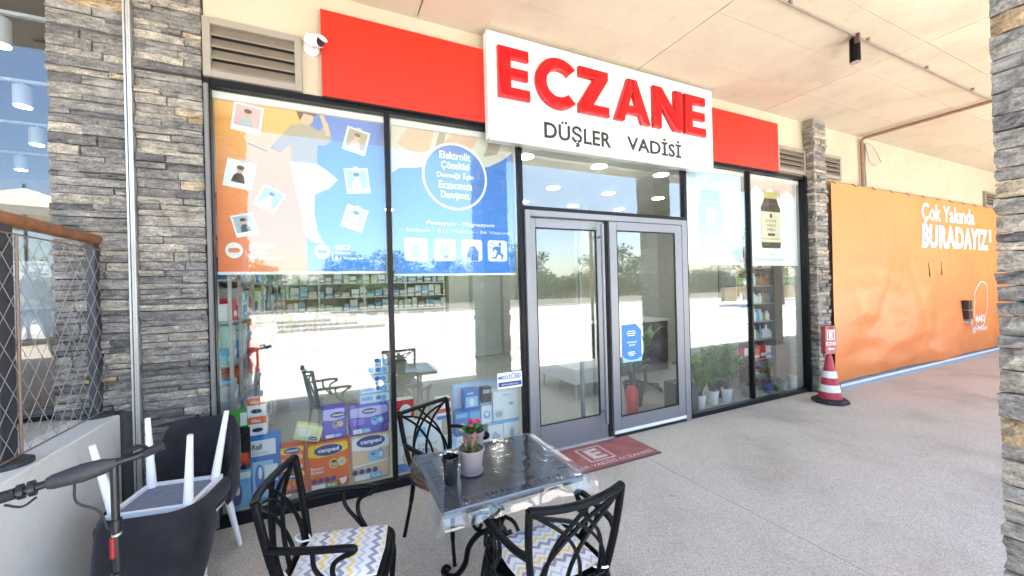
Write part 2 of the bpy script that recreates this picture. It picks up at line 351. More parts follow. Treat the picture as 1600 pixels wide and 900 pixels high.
def ring(cx, cz, rx, rz, w, n=40, a0=0.0, a1=360.0):
    """list of quads forming a ring band"""
    out = []
    for i in range(n):
        a, b = R(a0+(a1-a0)*i/n), R(a0+(a1-a0)*(i+1)/n)
        out.append([(cx+rx*math.cos(a), cz+rz*math.sin(a)), (cx+rx*math.cos(b), cz+rz*math.sin(b)), (cx+(rx-w)*math.cos(b), cz+(rz-w)*math.sin(b)), (cx+(rx-w)*math.cos(a), cz+(rz-w)*math.sin(a))])
    return out
def band(parent, quads, y, mat, name='print', world=True):
    m = M()
    for q in quads:
        k = len(m.v); m.v += [(x, y, z) for x, z in q]; m.f.append((k, k+1, k+2, k+3))
    return m.build(name, mat, parent, world=world)
def ink(name, c, rough=0.55): return pm('print_'+name, c, rough)

# ------------------------------------------------------------------ stones
rs = random.Random(7)
def stone_mesh(i):
    r = random.Random(100+i); nx, nz = 4, 3; vs = []; fs = []
    for k in range(nz):
        for j in range(nx):
            u, w = j/(nx-1), k/(nz-1); e = (j in (0, nx-1)) or (k in (0, nz-1))
            du = r.uniform(-0.02, 0.02) if j in (0, nx-1) else r.uniform(-0.06, 0.06)
            dw = r.uniform(-0.07, 0.05) if k in (0, nz-1) else r.uniform(-0.1, 0.1)
            vs.append((u+du, -1.0 + (r.uniform(0.10, 0.38) if e else r.uniform(-0.14, 0.16)), w+dw))
    for k in range(nz-1):
        for j in range(nx-1): a = k*nx+j; fs.append((a, a+1, a+nx+1, a+nx))
    per = [0, 1, 2, 3, 7, 11, 10, 9, 8, 4]; k0 = len(vs)
    for p in per: vs.append((vs[p][0], 0.0, vs[p][2]))
    for i2 in range(10): j2 = (i2+1) % 10; fs.append((per[j2], per[i2], k0+i2, k0+j2))
    return vs, fs
STV = [stone_mesh(i) for i in range(14)]
STM = []
for vs, fs in STV:
    me = bpy.data.meshes.new('stone'); me.from_pydata(vs, [], fs); me.materials.append(STONE); STM.append(me)
def stone_face(parent, ox, oy, ang, width, z0, z1, joined, seed, lo=0.034, hi=0.074):
    """courses of ledge stone; local x runs along the face, -y is outwards, turned by ang about z"""
    r = random.Random(seed); ca, sa = math.cos(ang), math.sin(ang); z = z0; acc = M(); pl = wloc(parent)
    while z < z1-0.02:
        h = r.uniform(lo, hi); h = min(h, z1-z); x = 0.0
        if z1-z-h < 0.03: h = z1-z
        while x < width-0.005:
            L = r.uniform(0.09, 0.38)
            if h < 0.07: L *= 1.15
            if width-x-L < 0.07: L = width-x
            d = r.uniform(0.026, 0.066); hh = h-0.0065
            if L < 0.16 and r.random() < 0.25 and h > 0.075:
                segs = [(z, h*0.5-0.004), (z+h*0.5, h*0.5-0.004)]
            else: segs = [(z+0.002, hh)]
            for sz, sh in segs:
                i = r.randrange(14); d2 = d*r.uniform(0.85, 1.15)
                px, py = ox+ca*(x+0.003), oy+sa*(x+0.003)
                if joined:
                    acc.add([(px+ca*(q[0]*(L-0.006))-sa*(q[1]*d2), py+sa*(q[0]*(L-0.006))+ca*(q[1]*d2), sz+q[2]*sh) for q in STV[i][0]], STV[i][1])
                else:
                    o = bpy.data.objects.new('stone', STM[i]); COL.objects.link(o); o.parent = parent
                    o.location = Vector((px, py, sz))-pl; o.rotation_euler = (0, r.uniform(-0.012, 0.012), ang); o.scale = (L-0.006, d2, sh)
            x += L
        z += h
    if joined: o = acc.build('stone_cladding', STONE_J, parent); o['kind'] = 'stuff'
# ================================================================== LARGE STRUCTURE
ZC = 4.26
# pavement under the canopy: slabs with saw-cut joints
pav = struct(M().box(-1.30, 16.0, -3.62, 0.0, -0.14, -0.012).build('pavement', pm('joint_dark', (0.09, 0.08, 0.075), 0.9)))
xs = [-1.30, 2.87, 7.02, 11.2, 16.0]
for i in range(4):
    M().box(xs[i]+0.0025, xs[i+1]-0.0025, -3.615, -0.004, -0.10, 0.0).build('slab', PAVE, pav)
plaza = struct(M().box(-60, 60, -27, -3.625, -0.2, -0.004).build('plaza', PLAZA))
# canopy slab with board-marked ceiling panels
can = thing('canopy_slab', 'beige concrete canopy ceiling with board joints above the shopfront', 'ceiling', (4, -1.7, ZC))
JOINT = pm('joint_brown', (0.16, 0.11, 0.07), 0.9, var=0.4, vscale=6)
M().box(-1.72, 16.0, -3.46, 0.0, ZC+0.03, ZC+0.72).box(-9.35, -1.722, -1.75, 0.0, ZC+0.03, ZC+0.72).build('slab_core', JOINT, can)
ys = [-0.0, -0.555, -1.175, -1.75, -2.33, -2.91, -3.46]
for i in range(10):
    for j in range(6):
        xa, xb = -9.32+2.53*i+0.004+rs.uniform(0, .003), -9.32+2.53*(i+1)-0.004-rs.uniform(0, .003)
        if j > 2:
            if xb < -1.72: continue
            xa = max(xa, -1.718)
        M().box(xa, xb, ys[j+1]+rs.uniform(0.0012, 0.003), ys[j]-rs.uniform(0.0012, 0.003), ZC+rs.uniform(0, 0.002), ZC+0.029).build('ceiling_panel', CEIL, can)
# upper wall over the shopfront and wall behind the banner
uw = thing('upper_wall', 'cream plaster wall band between shopfront and ceiling', 'wall', (3, 0.1, 3.4))
M().box(-0.80, 7.3, 0.001, 0.25, 3.382, ZC+0.02).build('plaster_band', PLASTER, uw)
bw = thing('neighbour_wall', 'cream plaster wall above the orange banner', 'wall', (11, 0.1, 0))
M().box(7.302, 16.0, 0.001, 0.25, 0.0, ZC+0.02).build('plaster_panel', PLASTER, bw)
ew = thing('end_wall', 'plaster return wall closing the far end of the arcade', 'wall', (16.1, -1.7, 0))
M().box(16.002, 16.2, -3.4, 0.25, -0.1, ZC+0.7).build('plaster_panel', PLASTER, ew)

# stone pilasters and columns
def pilaster(label, x0, x1, yf, zb, secs, seed, sides=(True, True)):
    t = thing('stone_pilaster', label, 'pilaster', ((x0+x1)/2, 0, zb))
    M().box(x0+0.02, x1-0.02, yf+0.03, 0.2, zb, ZC+0.01).build('core', MORTAR, t)
    for k, (a, b, z) in enumerate(secs): stone_face(t, a, yf+0.045, 0.0, b-a, z, ZC, False, seed+k)
    if sides[0]: stone_face(t, x0+0.04, 0.0, -math.pi/2, -yf+0.0, zb, ZC, False, seed+31)
    if sides[1]: stone_face(t, x1-0.04, yf+0.045, math.pi/2, -yf, zb, ZC, True, seed+41)
    return t
pl_ = pilaster('grey ledge stone pilaster left of the posters, split by a metal joint strip', -1.65, -0.812, -0.03, 0.0, [(-1.64, -1.245, 0.965), (-1.20, -0.812, 0.0)], 11, (False, False))
M().box(-1.243, -1.232, -0.052, 0.0, 0.0, ZC).box(-1.228, -1.216, -0.046, 0.0, 0.0, ZC).box(-1.213, -1.203, -0.052, 0.0, 0.0, ZC).build('joint_strip', ALUL, pl_)
pr_ = pilaster('slim ledge stone pilaster between shopfront and orange banner', 6.84, 7.20, -0.16, 0.0, [(6.84, 7.20, 0.0)], 61, (True, True))
def column(label, x0, seed, near):
    x1, y0, y1 = x0+0.53, -3.515, -3.02
    t = thing('stone_column', label, 'column', ((x0+x1)/2, (y0+y1)/2, 0), None if near else 'columns along the canopy edge')
    M().box(x0+0.03, x1-0.03, y0+0.03, y1-0.03, -0.02, ZC+0.01).build('core', MORTAR, t)
    stone_face(t, x0+0.035, y1+0.025, -math.pi/2, y1-y0+0.05, 0, ZC, not near, seed, 0.05, 0.11)          # -x face
    stone_face(t, x1-0.02, y1-0.035, math.pi, x1-x0-0.06, 0, ZC, not near, seed+1, 0.05, 0.11)  # +y face
    stone_face(t, x1-0.035, y0, math.pi/2, y1-y0, 0, ZC, True, seed+2)
    stone_face(t, x0+0.02, y0+0.035, 0, x1-x0-0.04, 0, ZC, True, seed+3)
column('dark rough ledge stone column at the right edge of the picture', 2.55, 201, True)
for k, (x, lb) in enumerate(((-1.62, 'ledge stone column behind the terrace wall, seen mirrored in the left window'), (6.72, 'ledge stone column mirrored in the right door leaf'), (10.9, 'ledge stone column opposite the orange banner'), (-5.8, 'ledge stone column at the far left canopy edge'))):
    column(lb, x, 300+10*k, False)

# ------------------------------------------------------------------ shopfront: frames, panes, doors
sf = thing('shopfront', 'black framed glass shopfront with grey sliding doors', 'shopfront', (3.0, 0, 0))
def fr(x0, x1, z0, z1, y0=-0.03, y1=0.05, mat=FRAME, name='frame', p=None, bev=0.004):
    return M().bbox(x0, x1, y0, y1, z0, z1, bev, 1).build(name, mat, p or sf)
fr(-0.81, -0.765, 0, 3.38); fr(6.79, 6.835, 0, 3.38, -0.06)
fr(0.487, 0.528, 0.075, 3.325); fr(1.80, 1.845, 0.0, 3.325); fr(4.165, 4.215, 0.0, 3.325); fr(5.46, 5.495, 0.075, 3.325)
fr(-0.765, 6.79, 3.326, 3.381); fr(-0.765, 1.80, 0.0, 0.075); fr(4.215, 6.79, 0.0, 0.06)
fr(1.845, 4.165, 2.555, 2.60, -0.03, 0.05, FRAME)
fr(-0.80, -0.772, 0.02, 3.33, -0.055, -0.031, pm('frame_grey', (0.16, 0.155, 0.15), 0.5))
for a, b, z0, z1 in ((-0.765, 0.487, 0.075, 3.326), (0.528, 1.80, 0.075, 3.326), (1.845, 4.165, 2.60, 3.326), (4.215, 5.46, 0.06, 3.326), (5.495, 6.79, 0.06, 3.326)):
    M().box(a, b, 0.004, 0.012, z0, z1).build('glass_pane', GLASS, sf)
# grey door frame
fr(1.846, 1.906, 0.0, 2.554, -0.06, 0.06, ALU, 'door_frame'); fr(4.075, 4.164, 0.0, 2.554, -0.06, 0.06, ALU, 'door_frame')
fr(1.906, 4.075, 2.49, 2.554, -0.06, 0.06, ALU, 'door_frame')
fr(1.906, 4.075, 0.0, 0.018, -0.05, 0.06, ALUL, 'threshold')
def leaf(x0, x1, y0, y1, zb, sl, sr, rb, zt):
    d = M().bbox(x0, x0+sl, y0, y1, zb, zt, 0.005, 1).bbox(x1-sr, x1, y0, y1, zb, zt, 0.005, 1).bbox(x0+sl, x1-sr, y0, y1, zb, zb+rb, 0.003, 1).bbox(x0+sl, x1-sr, y0, y1, zt-0.10, zt, 0.003, 1).build('door', ALU, sf)
    ym = (y0+y1)/2
    M().box(x0+sl, x1-sr, ym-0.004, ym+0.004, zb+rb, zt-0.10).build('glass_pane', GLASSD, d)
    g = 0.012; a, b, c, e = x0+sl, x1-sr, zb+rb, zt-0.10
    M().box(a, a+g, y0+0.006, y0+0.012, c, e).box(b-g, b, y0+0.006, y0+0.012, c, e).box(a+g, b-g, y0+0.006, y0+0.012, c, c+g).box(a+g, b-g, y0+0.006, y0+0.012, e-g, e).build('gasket', FRAME, d)
    return d
d1 = leaf(1.908, 2.885, 0.0, 0.045, 0.02, 0.085, 0.10, 0.255, 2.485)
d2 = leaf(2.925, 4.072, -0.055, -0.012, 0.035, 0.105, 0.115, 0.19, 2.486)
d1['label'] = 'left door leaf with long bar handle'; d2['label'] = 'right door leaf carrying a blue notice'
M().tube([(2.80, -0.085, 0.20), (2.80, -0.085, 2.44)], 0.021, 10).tube([(2.80, -0.085, 0.32), (2.80, 0.0, 0.32)], 0.012, 8).tube([(2.80, -0.085, 2.30), (2.80, 0.0, 2.30)], 0.012, 8).build('handle', ALU, d1, True)
M().box(2.93, 4.07, -0.062, -0.056, 0.046, 0.082).build('kick_strip', SIGNW, d2)
M().box(2.93, 4.07, -0.050, -0.015, 0.004, 0.034).build('bottom_seal', RUBBER, d2)
M().box(2.887, 2.923, -0.02, 0.03, 0.02, 2.48).build('brush_seal', DARK, d1)
M().box(2.62, 2.655, 0.12, 0.16, 0.02, 2.49).build('inner_stile', ALU, sf)

# ------------------------------------------------------------------ fascia, sign
fa = thing('red_fascia', 'long glossy red fascia panel above the shop windows', 'fascia', (3, -0.05, 3.37))
M().bbox(-0.005, 2.9, -0.07, -0.002, 3.372, 4.088, 0.004, 1).bbox(2.902, 6.10, -0.07, -0.002, 3.372, 4.088, 0.004, 1).build('panel', RED, fa)
M().box(0.0, 6.09, -0.066, -0.004, 3.355, 3.371).build('drip_edge', FRAME, fa)
sg = thing('shop_sign', 'white box sign reading ECZANE in raised red letters', 'sign', (3, -0.12, 3.2))
M().bbox(1.423, 4.545, -0.17, -0.072, 3.19, 4.225, 0.006, 1).build('sign_box', SIGNW, sg)
M().box(1.425, 4.543, -0.160, -0.080, 3.176, 3.189).build('bottom_trim', ALUL, sg)
def letter(outs, name='letter', holes=None):
    bm = bmesh.new()
    for pts in outs:
        n = len(pts); ar = sum(pts[i][0]*pts[(i+1) % n][1]-pts[(i+1) % n][0]*pts[i][1] for i in range(n))
        if ar < 0: pts = pts[::-1]
        f = bm.faces.new([bm.verts.new((x, -0.171, z)) for x, z in pts])
        rr = bmesh.ops.extrude_face_region(bm, geom=[f]); vs = [e for e in rr['geom'] if isinstance(e, bmesh.types.BMVert)]
        for q in vs: q.co.y = -0.222
        top = [g for g in rr['geom'] if isinstance(g, bmesh.types.BMFace)]
        bmesh.ops.recalc_face_normals(bm, faces=bm.faces[:])
        ed = [e for g in top for e in g.edges]
        bmesh.ops.bevel(bm, geom=ed, offset=0.016, segments=3, profile=0.5, affect='EDGES', clamp_overlap=True)
    m = M().bm(bm); bm.free(); return m.build(name, LETTER, sg, True)
zb, zt = 3.592, 4.082; th = 0.118
def E_(x0, x1):
    mz = (zb+zt)/2; h = 0.052; s = 0.135
    return [(x0, zb), (x1, zb), (x1, zb+2*h), (x0+s, zb+2*h), (x0+s, mz-h), (x1-0.02, mz-h), (x1-0.02, mz+h), (x0+s, mz+h), (x0+s, zt-2*h), (x1-0.01, zt-2*h), (x1-0.01, zt), (x0, zt)]
letter([E_(1.520, 1.862)]); letter([E_(4.002, 4.375)])
cc, rx, rz, w = (2.20, 3.838), 0.272, 0.262, 0.125
outer = [(cc[0]+rx*math.cos(R(a)), cc[1]+rz*math.sin(R(a))) for a in range(42, 319, 6)]
inner = [(cc[0]+(rx-w)*math.cos(R(a)), cc[1]+(rz-w)*math.sin(R(a))) for a in range(318, 41, -6)]
letter([outer+inner])
a, b = 2.442, 2.844
letter([[(a, zb), (b, zb), (b, zb+.108), (a+.195, zb+.108), (b-.01, zt-.095), (b-.01, zt), (a+.01, zt), (a+.01, zt-.108), (b-.205, zt-.108), (a, zb+.095)]])
a, b = 2.912, 3.443; mx = (a+b)/2
letter([[(a, zb), (a+.135, zb), (a+.175, zb+.10), (b-.175, zb+.10), (b-.135, zb), (b, zb), (mx+.065, zt), (mx-.065, zt)][0:2]+[(a+.135, zb), (a+.172, zb+.092), (mx-.0005, zb+.092), (mx-.0005, zb+.188), (a+.212, zb+.188), (mx-.0005, zb+.335), (mx-.0005, zt), (mx-.065, zt)],
        [(b, zb), (b-.135, zb), (b-.172, zb+.092), (mx+.0005, zb+.092), (mx+.0005, zb+.188), (b-.212, zb+.188), (mx+.0005, zb+.335), (mx+.0005, zt), (mx+.065, zt)]])
a, b = 3.490, 3.962
letter([[(a, zb), (a+.128, zb), (a+.128, zb+.26), (b-.14, zb), (b, zb), (b, zt), (b-.128, zt), (b-.128, zb+.235), (a+.135, zt), (a, zt)]])
text_on(sg, 'DÜŞLER', 2.03, 2.885, 3.228, 3.475, -0.171, INK, 0.02, thick=0.006)
text_on(sg, 'VADİSİ', 3.115, 3.965, 3.285, 3.495, -0.171, INK, 0.02, thick=0.006)

# louvers
def louver(x0, x1, z0, z1, label):
    t = thing('louver_vent', label, 'vent', ((x0+x1)/2, -0.02, z0), 'louver vents in the upper wall')
    w = 0.05
    M().box(x0, x0+w, -0.05, 0.0, z0, z1).box(x1-w, x1, -0.05, 0.0, z0, z1).box(x0+w, x1-w, -0.05, 0.0, z1-w, z1).box(x0+w, x1-w, -0.05, 0.0, z0, z0+w).build('frame', LOUVF, t, bev=0.003)
    M().box(x0+w, x1-w, -0.004, 0.0, z0+w, z1-w).build('backing', DARK, t)
    n = 4; dz = (z1-z0-2*w)/n
    for k in range(n):
        z = z0+w+dz*k
        M().add([(x0+w, -0.046, z+0.002), (x1-w, -0.046, z+0.002), (x1-w, -0.008, z+dz*0.86), (x0+w, -0.008, z+dz*0.86), (x0+w, -0.046, z+0.014), (x1-w, -0.046, z+0.014), (x1-w, -0.008, z+dz*0.86+0.012), (x0+w, -0.008, z+dz*0.86+0.012)],
                [(0,3,2,1),(4,5,6,7),(0,1,5,4),(1,2,6,5),(2,3,7,6),(3,0,4,7)]).build('slat', LOUV, t)
louver(-0.80, -0.150, 3.385, 3.83, 'bronze louver vent beside the security camera')
louver(6.115, 6.83, 3.40, 3.79, 'bronze louver vent right of the red fascia')
louver(7.24, 7.86, 3.42, 3.81, 'bronze louver vent right of the slim stone pilaster')
louver(14.07, 14.75, 3.36, 3.75, 'small louver vent at the far end above the banner')
# security camera
sc_ = thing('security_camera', 'white security camera left of the red fascia', 'camera', (-0.08, -0.05, 3.72))
M().lathe([(0.062, 0), (0.062, 0.012), (0.045, 0.02)], 18).xf(Matrix.Translation((-0.075, -0.001, 3.775)) @ Matrix.Rotation(R(90), 4, 'X')).build('mount', WHITE, sc_, True)
dv = Vector((0.72, -0.62, -0.30)).normalized(); c0 = Vector((-0.105, -0.075, 3.80))
M().tube([c0, c0+dv*0.02, c0+dv*0.115, c0+dv*0.13], [0.035, 0.046, 0.046, 0.043], 16).tube([(-0.075, -0.01, 3.775), c0+dv*0.04], 0.022, 10).build('body', WHITE, sc_, True)
M().tube([c0+dv*0.131, c0+dv*0.137], 0.038, 16).build('lens', pm('lens_dark', (0.03, 0.012, 0.014), 0.1), sc_)
M().tube([c0+dv*0.03+Vector((0, 0, 0.030)), c0+dv*0.165+Vector((0, 0, 0.028))], 0.046, 12, flat=0.35).build('hood', WHITE, sc_, True)

# ceiling conduit, spotlight, brown pipe
cd = thing('ceiling_conduit', 'thin grey conduit running along the canopy ceiling', 'conduit', (6, -1.53, 4.22))
m = M().tube([(-2.5, -1.535, ZC-0.016), (8.5, -1.51, ZC-0.016)], 0.010, 8)
m.build('pipe', PIPEG, cd, True)
m = M()
for k in range(8): x = -1.6+1.35*k; m.box(x, x+0.025, -1.55, -1.515, ZC-0.028, ZC+0.001)
m.build('clips', PIPEG, cd)
sl = thing('ceiling_spotlight', 'black cylindrical spotlight hanging from the canopy ceiling', 'spotlight', (4.98, -1.53, 4.0))
M().lathe([(0.042, -0.235), (0.046, -0.23), (0.046, 0.0), (0.036, 0.01)], 20, (5.0, -1.49, 4.235)).build('housing', IRON, sl, True)
M().lathe([(0.04, -0.002), (0.04, 0.004)], 18, (5.0, -1.49, 3.994)).build('lens', pm('lamp_lens', (0.25, 0.25, 0.25), 0.2), sl)
M().box(4.94, 4.975, -1.55, -1.51, 4.17, ZC-0.002).build('bracket', pm('bracket_brown', (0.12, 0.06, 0.04), 0.5), sl)
bp_ = thing('brown_pipe', 'brown pipe crossing the ceiling and dropping to the banner', 'pipe', (8.53, -0.7, 4.2))
M().tube([(8.54, -3.0, ZC-0.05), (8.53, -0.10, ZC-0.05), (8.53, -0.05, ZC-0.07), (8.53, -0.045, ZC-0.12), (8.55, -0.045, 3.36)], 0.026, 10).build('pipe', RUSTP, bp_, True)
m = M()
for k in range(34):
    z = 3.40+k*0.022; m.tube([(8.66+0.012*math.cos(k*0.2), -0.03, z), (8.66+0.012*math.cos(k*0.2), -0.03, z+0.016)], 0.017, 8)
m.build('flexible_conduit', PIPEG, bp_)
M().tube([(8.54, -0.06, 4.15), (8.75, -0.09, 4.12), (9.05, -0.05, 4.02), (9.2, -0.04, 3.88), (9.0, -0.04, 3.78), (8.75, -0.05, 3.86), (8.66, -0.05, 4.08)], 0.008, 6).build('cable', WIRE, bp_, True)

# ------------------------------------------------------------------ terrace, railing, cafe
tw = thing('terrace_wall', 'smooth grey concrete retaining wall of the raised terrace', 'wall', (-1.4, -2, 0))
M().bbox(-1.55, -1.302, -9.0, -0.06, -0.1, 0.958, 0.008, 1).build('wall_body', GREYCON, tw)
ter = struct(M().box(-12, -1.551, -9.0, 0.0, -0.1, 0.955).build('terrace_floor', PAVE))
struct(M().box(-12, -1.25, 0.001, 7.0, 0.7, 0.953).build('cafe_floor', pm('cafe_floor', (0.30, 0.28, 0.26), 0.4)))
rl = thing('terrace_railing', 'anthracite railing with wooden handrail and diamond wire net', 'railing', (-1.42, -1, 0.96))
for y in (-0.03, -0.885, -1.75, -2.6):
    M().box(-1.445, -1.40, y-0.055, y+0.055, 0.985, 2.125).build('post', POSTS, rl, bev=0.003)
    M().lathe([(0.095, 0), (0.095, 0.02), (0.08, 0.028)], 18, (-1.42, y, 0.958)).build('base_plate', POSTS, rl)
M().tube([(-1.42, 0.10, 2.152), (-1.42, -3.4, 2.152)], 0.036, 12).build('handrail', WOOD, rl, True)
m = M(); sp = 0.108
for dsg in (1, -1):
    for k in range(-30, 60):
        y0 = 0.0-k*sp/1; a = (y0, 0.99); b = (y0-dsg*1.09*0.72, 2.08)
        # clip to the run of the railing
        pts = []
        for t in [i/14 for i in range(15)]:
            yy = a[0]+(b[0]-a[0])*t; zz = a[1]+(b[1]-a[1])*t
            if -3.2 <= yy <= 0.0: pts.append((-1.395+dsg*0.003, yy, zz))
        if len(pts) > 1: m.tube([pts[0], pts[-1]], 0.0019, 4, False)
nt_ = m.build('wire_net', WIRE, rl)
M().tube([(-1.395, 0.06, 2.08), (-1.395, -3.2, 2.08)], 0.005, 6).tube([(-1.395, 0.06, 0.99), (-1.395, -3.2, 0.99)], 0.005, 6).tube([(-1.395, 0.02, 2.08), (-1.395, 0.02, 0.99)], 0.004, 6).tube([(-1.395, -0.82, 2.08), (-1.395, -0.82, 0.99)], 0.007, 6).build('edge_cable', pm('rusty_cable', (0.24, 0.15, 0.11), 0.5), rl)
# cafe shopfront
cf = thing('cafe_shopfront', 'tall cafe window behind the terrace railing', 'shopfront', (-3, 0.1, 0.96))
M().box(-6.0, -1.652, 0.08, 0.09, 0.97, 3.98).build('glass_pane', CAFEGL, cf)
M().box(-6.0, -1.60, 0.04, 0.13, 3.98, 4.06).box(-6.0, -1.60, 0.04, 0.13, 0.955, 0.985).build('frame', FRAME, cf)
M().box(-6.0, -1.60, 0.0, 0.2, 4.06, ZC+0.02).build('lintel', PLASTER, cf)
M().box(-6.1, -6.001, 0.0, 7, 0.9, ZC+0.3).box(-6.1, -0.86, 7.0, 7.1, 0.9, ZC+0.3).box(-1.60, -1.26, 0.2, 6.99, 0.9, ZC+0.3).build('inner_walls', pm('cafe_wall', (0.42, 0.37, 0.31), 0.8, var=0.1), cf)
M().box(-6.0, -1.60, 0.21, 6.99, 4.05, 4.2).build('ceiling', pm('cafe_ceiling', (0.16, 0.14, 0.125), 0.8), cf)
for k, y in enumerate((0.55, 1.80, 3.08, 4.45)):
    tr_ = thing('light_track', ('nearest', 'second', 'third', 'farthest')[k]+' white light track on the cafe ceiling', 'light track', (-3.5, y, 3.87))
    M().box(-5.9, -1.62, y-0.018, y+0.018, 3.86, 3.885).build('rail', WHITE, tr_)
    M().tube([(-5, y, 3.885), (-5, y, 4.05)], 0.004, 6).tube([(-2.2, y, 3.885), (-2.2, y, 4.05)], 0.004, 6).build('hanger', WHITE, tr_)
LAMP = pm('lamp_glow', (1, 1, 1), 0.5, emis=((1.0, 0.96, 0.90), 7.0))
for k, (x, y) in enumerate(((-2.14, 0.55), (-2.63, 1.80), (-3.14, 3.08), (-3.95, 4.45), (-3.9, 1.80), (-4.6, 3.08))):
    t = thing('track_spotlight', ('white track spotlight nearest the cafe window', 'white spotlight on the second cafe track by the stone', 'white spotlight on the third cafe track', 'white spotlight on the farthest cafe track', 'white spotlight left on the second cafe track', 'white spotlight left on the third cafe track')[k], 'spotlight', (x, y, 3.6))
    M().lathe([(0.062, 0), (0.065, 0.01), (0.065, 0.19), (0.055, 0.20)], 18, (x, y, 3.63)).build('housing', WHITE, t, True)
    M().lathe([(0.058, 0), (0.058, 0.004)], 18, (x, y, 3.624)).build('bulb', LAMP, t)
    M().tube([(x, y, 3.83), (x, y, 3.86)], 0.012, 8).build('stem', WHITE, t)
cb = thing('cafe_counter', 'brown wooden counter front inside the cafe', 'counter', (-2.2, 0.7, 0.955))
M().bbox(-3.6, -1.75, 0.45, 0.95, 0.955, 1.42, 0.01, 1).build('body', pm('counter_wood', (0.30, 0.15, 0.055), 0.5, var=0.3, vscale=6), cb)
M().box(-3.62, -1.74, 0.43, 0.97, 1.421, 1.455).build('top', pm('counter_top', (0.45, 0.26, 0.12), 0.4, var=0.2), cb)
cp = thing('marble_slab', 'pale marbled slab standing on the cafe counter', 'slab', (-2.2, 0.8, 1.456))
M().bbox(-3.2, -1.78, 0.62, 0.64, 1.457, 2.05, 0.003, 1).build('board', pm('panel_marble', (0.62, 0.62, 0.60), 0.3, var=0.12, vscale=4), cp)
wt = thing('terrace_table', 'white splayed table leg on the terrace behind the net', 'table', (-2.0, -0.5, 0.955))
M().tube([(-1.78, -0.34, 0.956), (-1.93, -0.36, 1.66)], [0.022, 0.036], 10).build('leg', LEGW, wt, True)
M().tube([(-2.48, -0.34, 0.956), (-2.33, -0.36, 1.66)], [0.022, 0.036], 10).build('leg', LEGW, wt, True)
M().tube([(-2.48, -0.95, 0.956), (-2.33, -0.93, 1.66)], [0.022, 0.036], 10).build('leg', LEGW, wt, True)
M().tube([(-1.78, -0.95, 0.956), (-1.93, -0.93, 1.66)], [0.022, 0.036], 10).build('leg', LEGW, wt, True)
M().bbox(-2.55, -1.72, -1.02, -0.28, 1.661, 1.69, 0.008, 2).build('top', LEGW, wt)

# ------------------------------------------------------------------ shop interior shell
ITILE = pm('shop_tile', (0.46, 0.46, 0.41), 0.22, var=0.04, vscale=2)
IWALL = pm('shop_wall', (0.62, 0.63, 0.59), 0.7, var=0.03)
sr = thing('shop_room', 'pale interior walls and ceiling of the pharmacy', 'room', (3, 3, 0))
struct(M().box(-1.2, 7.3, 0.055, 6.6, -0.2, 0.002).build('shop_floor', ITILE))
M().box(-1.24, -1.2, 0.26, 6.6, 0.0, 3.6).build('side_wall', IWALL, sr); M().box(7.3, 7.35, 0.26, 6.6, 0.0, 3.6).build('side_wall', IWALL, sr)
M().box(-1.2, 7.3, 6.6, 6.7, 0.0, 3.6).build('back_wall', IWALL, sr)
M().box(2.75, 4.6, 5.95, 6.599, 0.0, 3.42).build('closet_block', IWALL, sr)
M().box(-1.2, 7.3, 0.26, 6.6, 3.42, 3.6).build('ceiling', pm('shop_ceiling', (0.70, 0.69, 0.65), 0.8), sr)
M().box(-1.2, -0.80, 0.06, 0.26, 0.0, 3.42).box(6.84, 7.3, 0.06, 0.26, 0.0, 3.42).build('pier', IWALL, sr)
LED = pm('led_glow', (1, 1, 1), 0.5, emis=((1.0, 0.99, 0.95), 6.5))
k = 0
for i, x in enumerate((-0.02, 1.13, 2.29, 3.44, 4.60, 5.79)):
    for j, y in enumerate((0.76, 1.98, 3.10, 4.6)):
        t = thing('ceiling_downlight', 'round lit downlight, '+('first', 'second', 'third', 'fourth', 'fifth', 'sixth')[i]+' from the left in the '+('front', 'second', 'third', 'rear')[j]+' row of the shop ceiling', 'downlight', (x, y, 3.4), 'round downlights in the shop ceiling')
        M().lathe([(0.118, 0), (0.118, 0.014)], 20, (x, y, 3.404)).build('trim_ring', WHITE, t)
        M().lathe([(0.105, 0), (0.105, 0.006)], 20, (x, y, 3.397)).build('diffuser', LED, t)
# ================================================================== WHAT LIES BEHIND THE CAMERA (mirrored in the glass)
st = thing('plaza_steps', 'three low pale stone steps bounding the plaza', 'steps', (0, -27.5, 0))
STEP = concrete_mat('step_stone', (0.60, 0.56, 0.48), (0.50, 0.45, 0.37))
for k in range(3): M().box(-60, 60, -27.6-0.9*k, -27.0-0.9*k, -0.2, 0.18*(k+1)).build('step', STEP, st)
ls = thing('low_steps', 'low beige steps crossing the plaza behind the camera', 'steps', (-14, -18, 0))
for k in range(3): M().box(-40, 2.5-1.2*k, -26.9, -16.5-1.1*k, -0.1, 0.13*(k+1)).build('step', STEP, ls)
def hgt(x, y):
    d = -y-29.4
    return 0.5+0.022*max(0, d)+0.5*noise.noise(Vector((x*0.05, y*0.05, 3.3)))*min(1, max(0, d)/6)
gm = M(); nx, ny = 60, 40; X0, X1 = -160, 160
for j in range(ny+1):
    y = -29.39-(j/ny)**1.8*170
    for i in range(nx+1): x = X0+(X1-X0)*i/nx; gm.v.append((x, y, hgt(x, y)))
for j in range(ny):
    for i in range(nx): a = j*(nx+1)+i; gm.f.append((a, a+nx+1, a+nx+2, a+1))
struct(gm.build('terrain', pm('dry_ground', (0.15, 0.15, 0.065), 0.95, var=0.35, vscale=0.5, bump=0.3, bscale=5)))
struct(M().box(-900, 900, -900, 900, -2.0, -0.6).build('ground', pm('far_ground', (0.12, 0.12, 0.07), 0.95, var=0.2, vscale=0.05)))
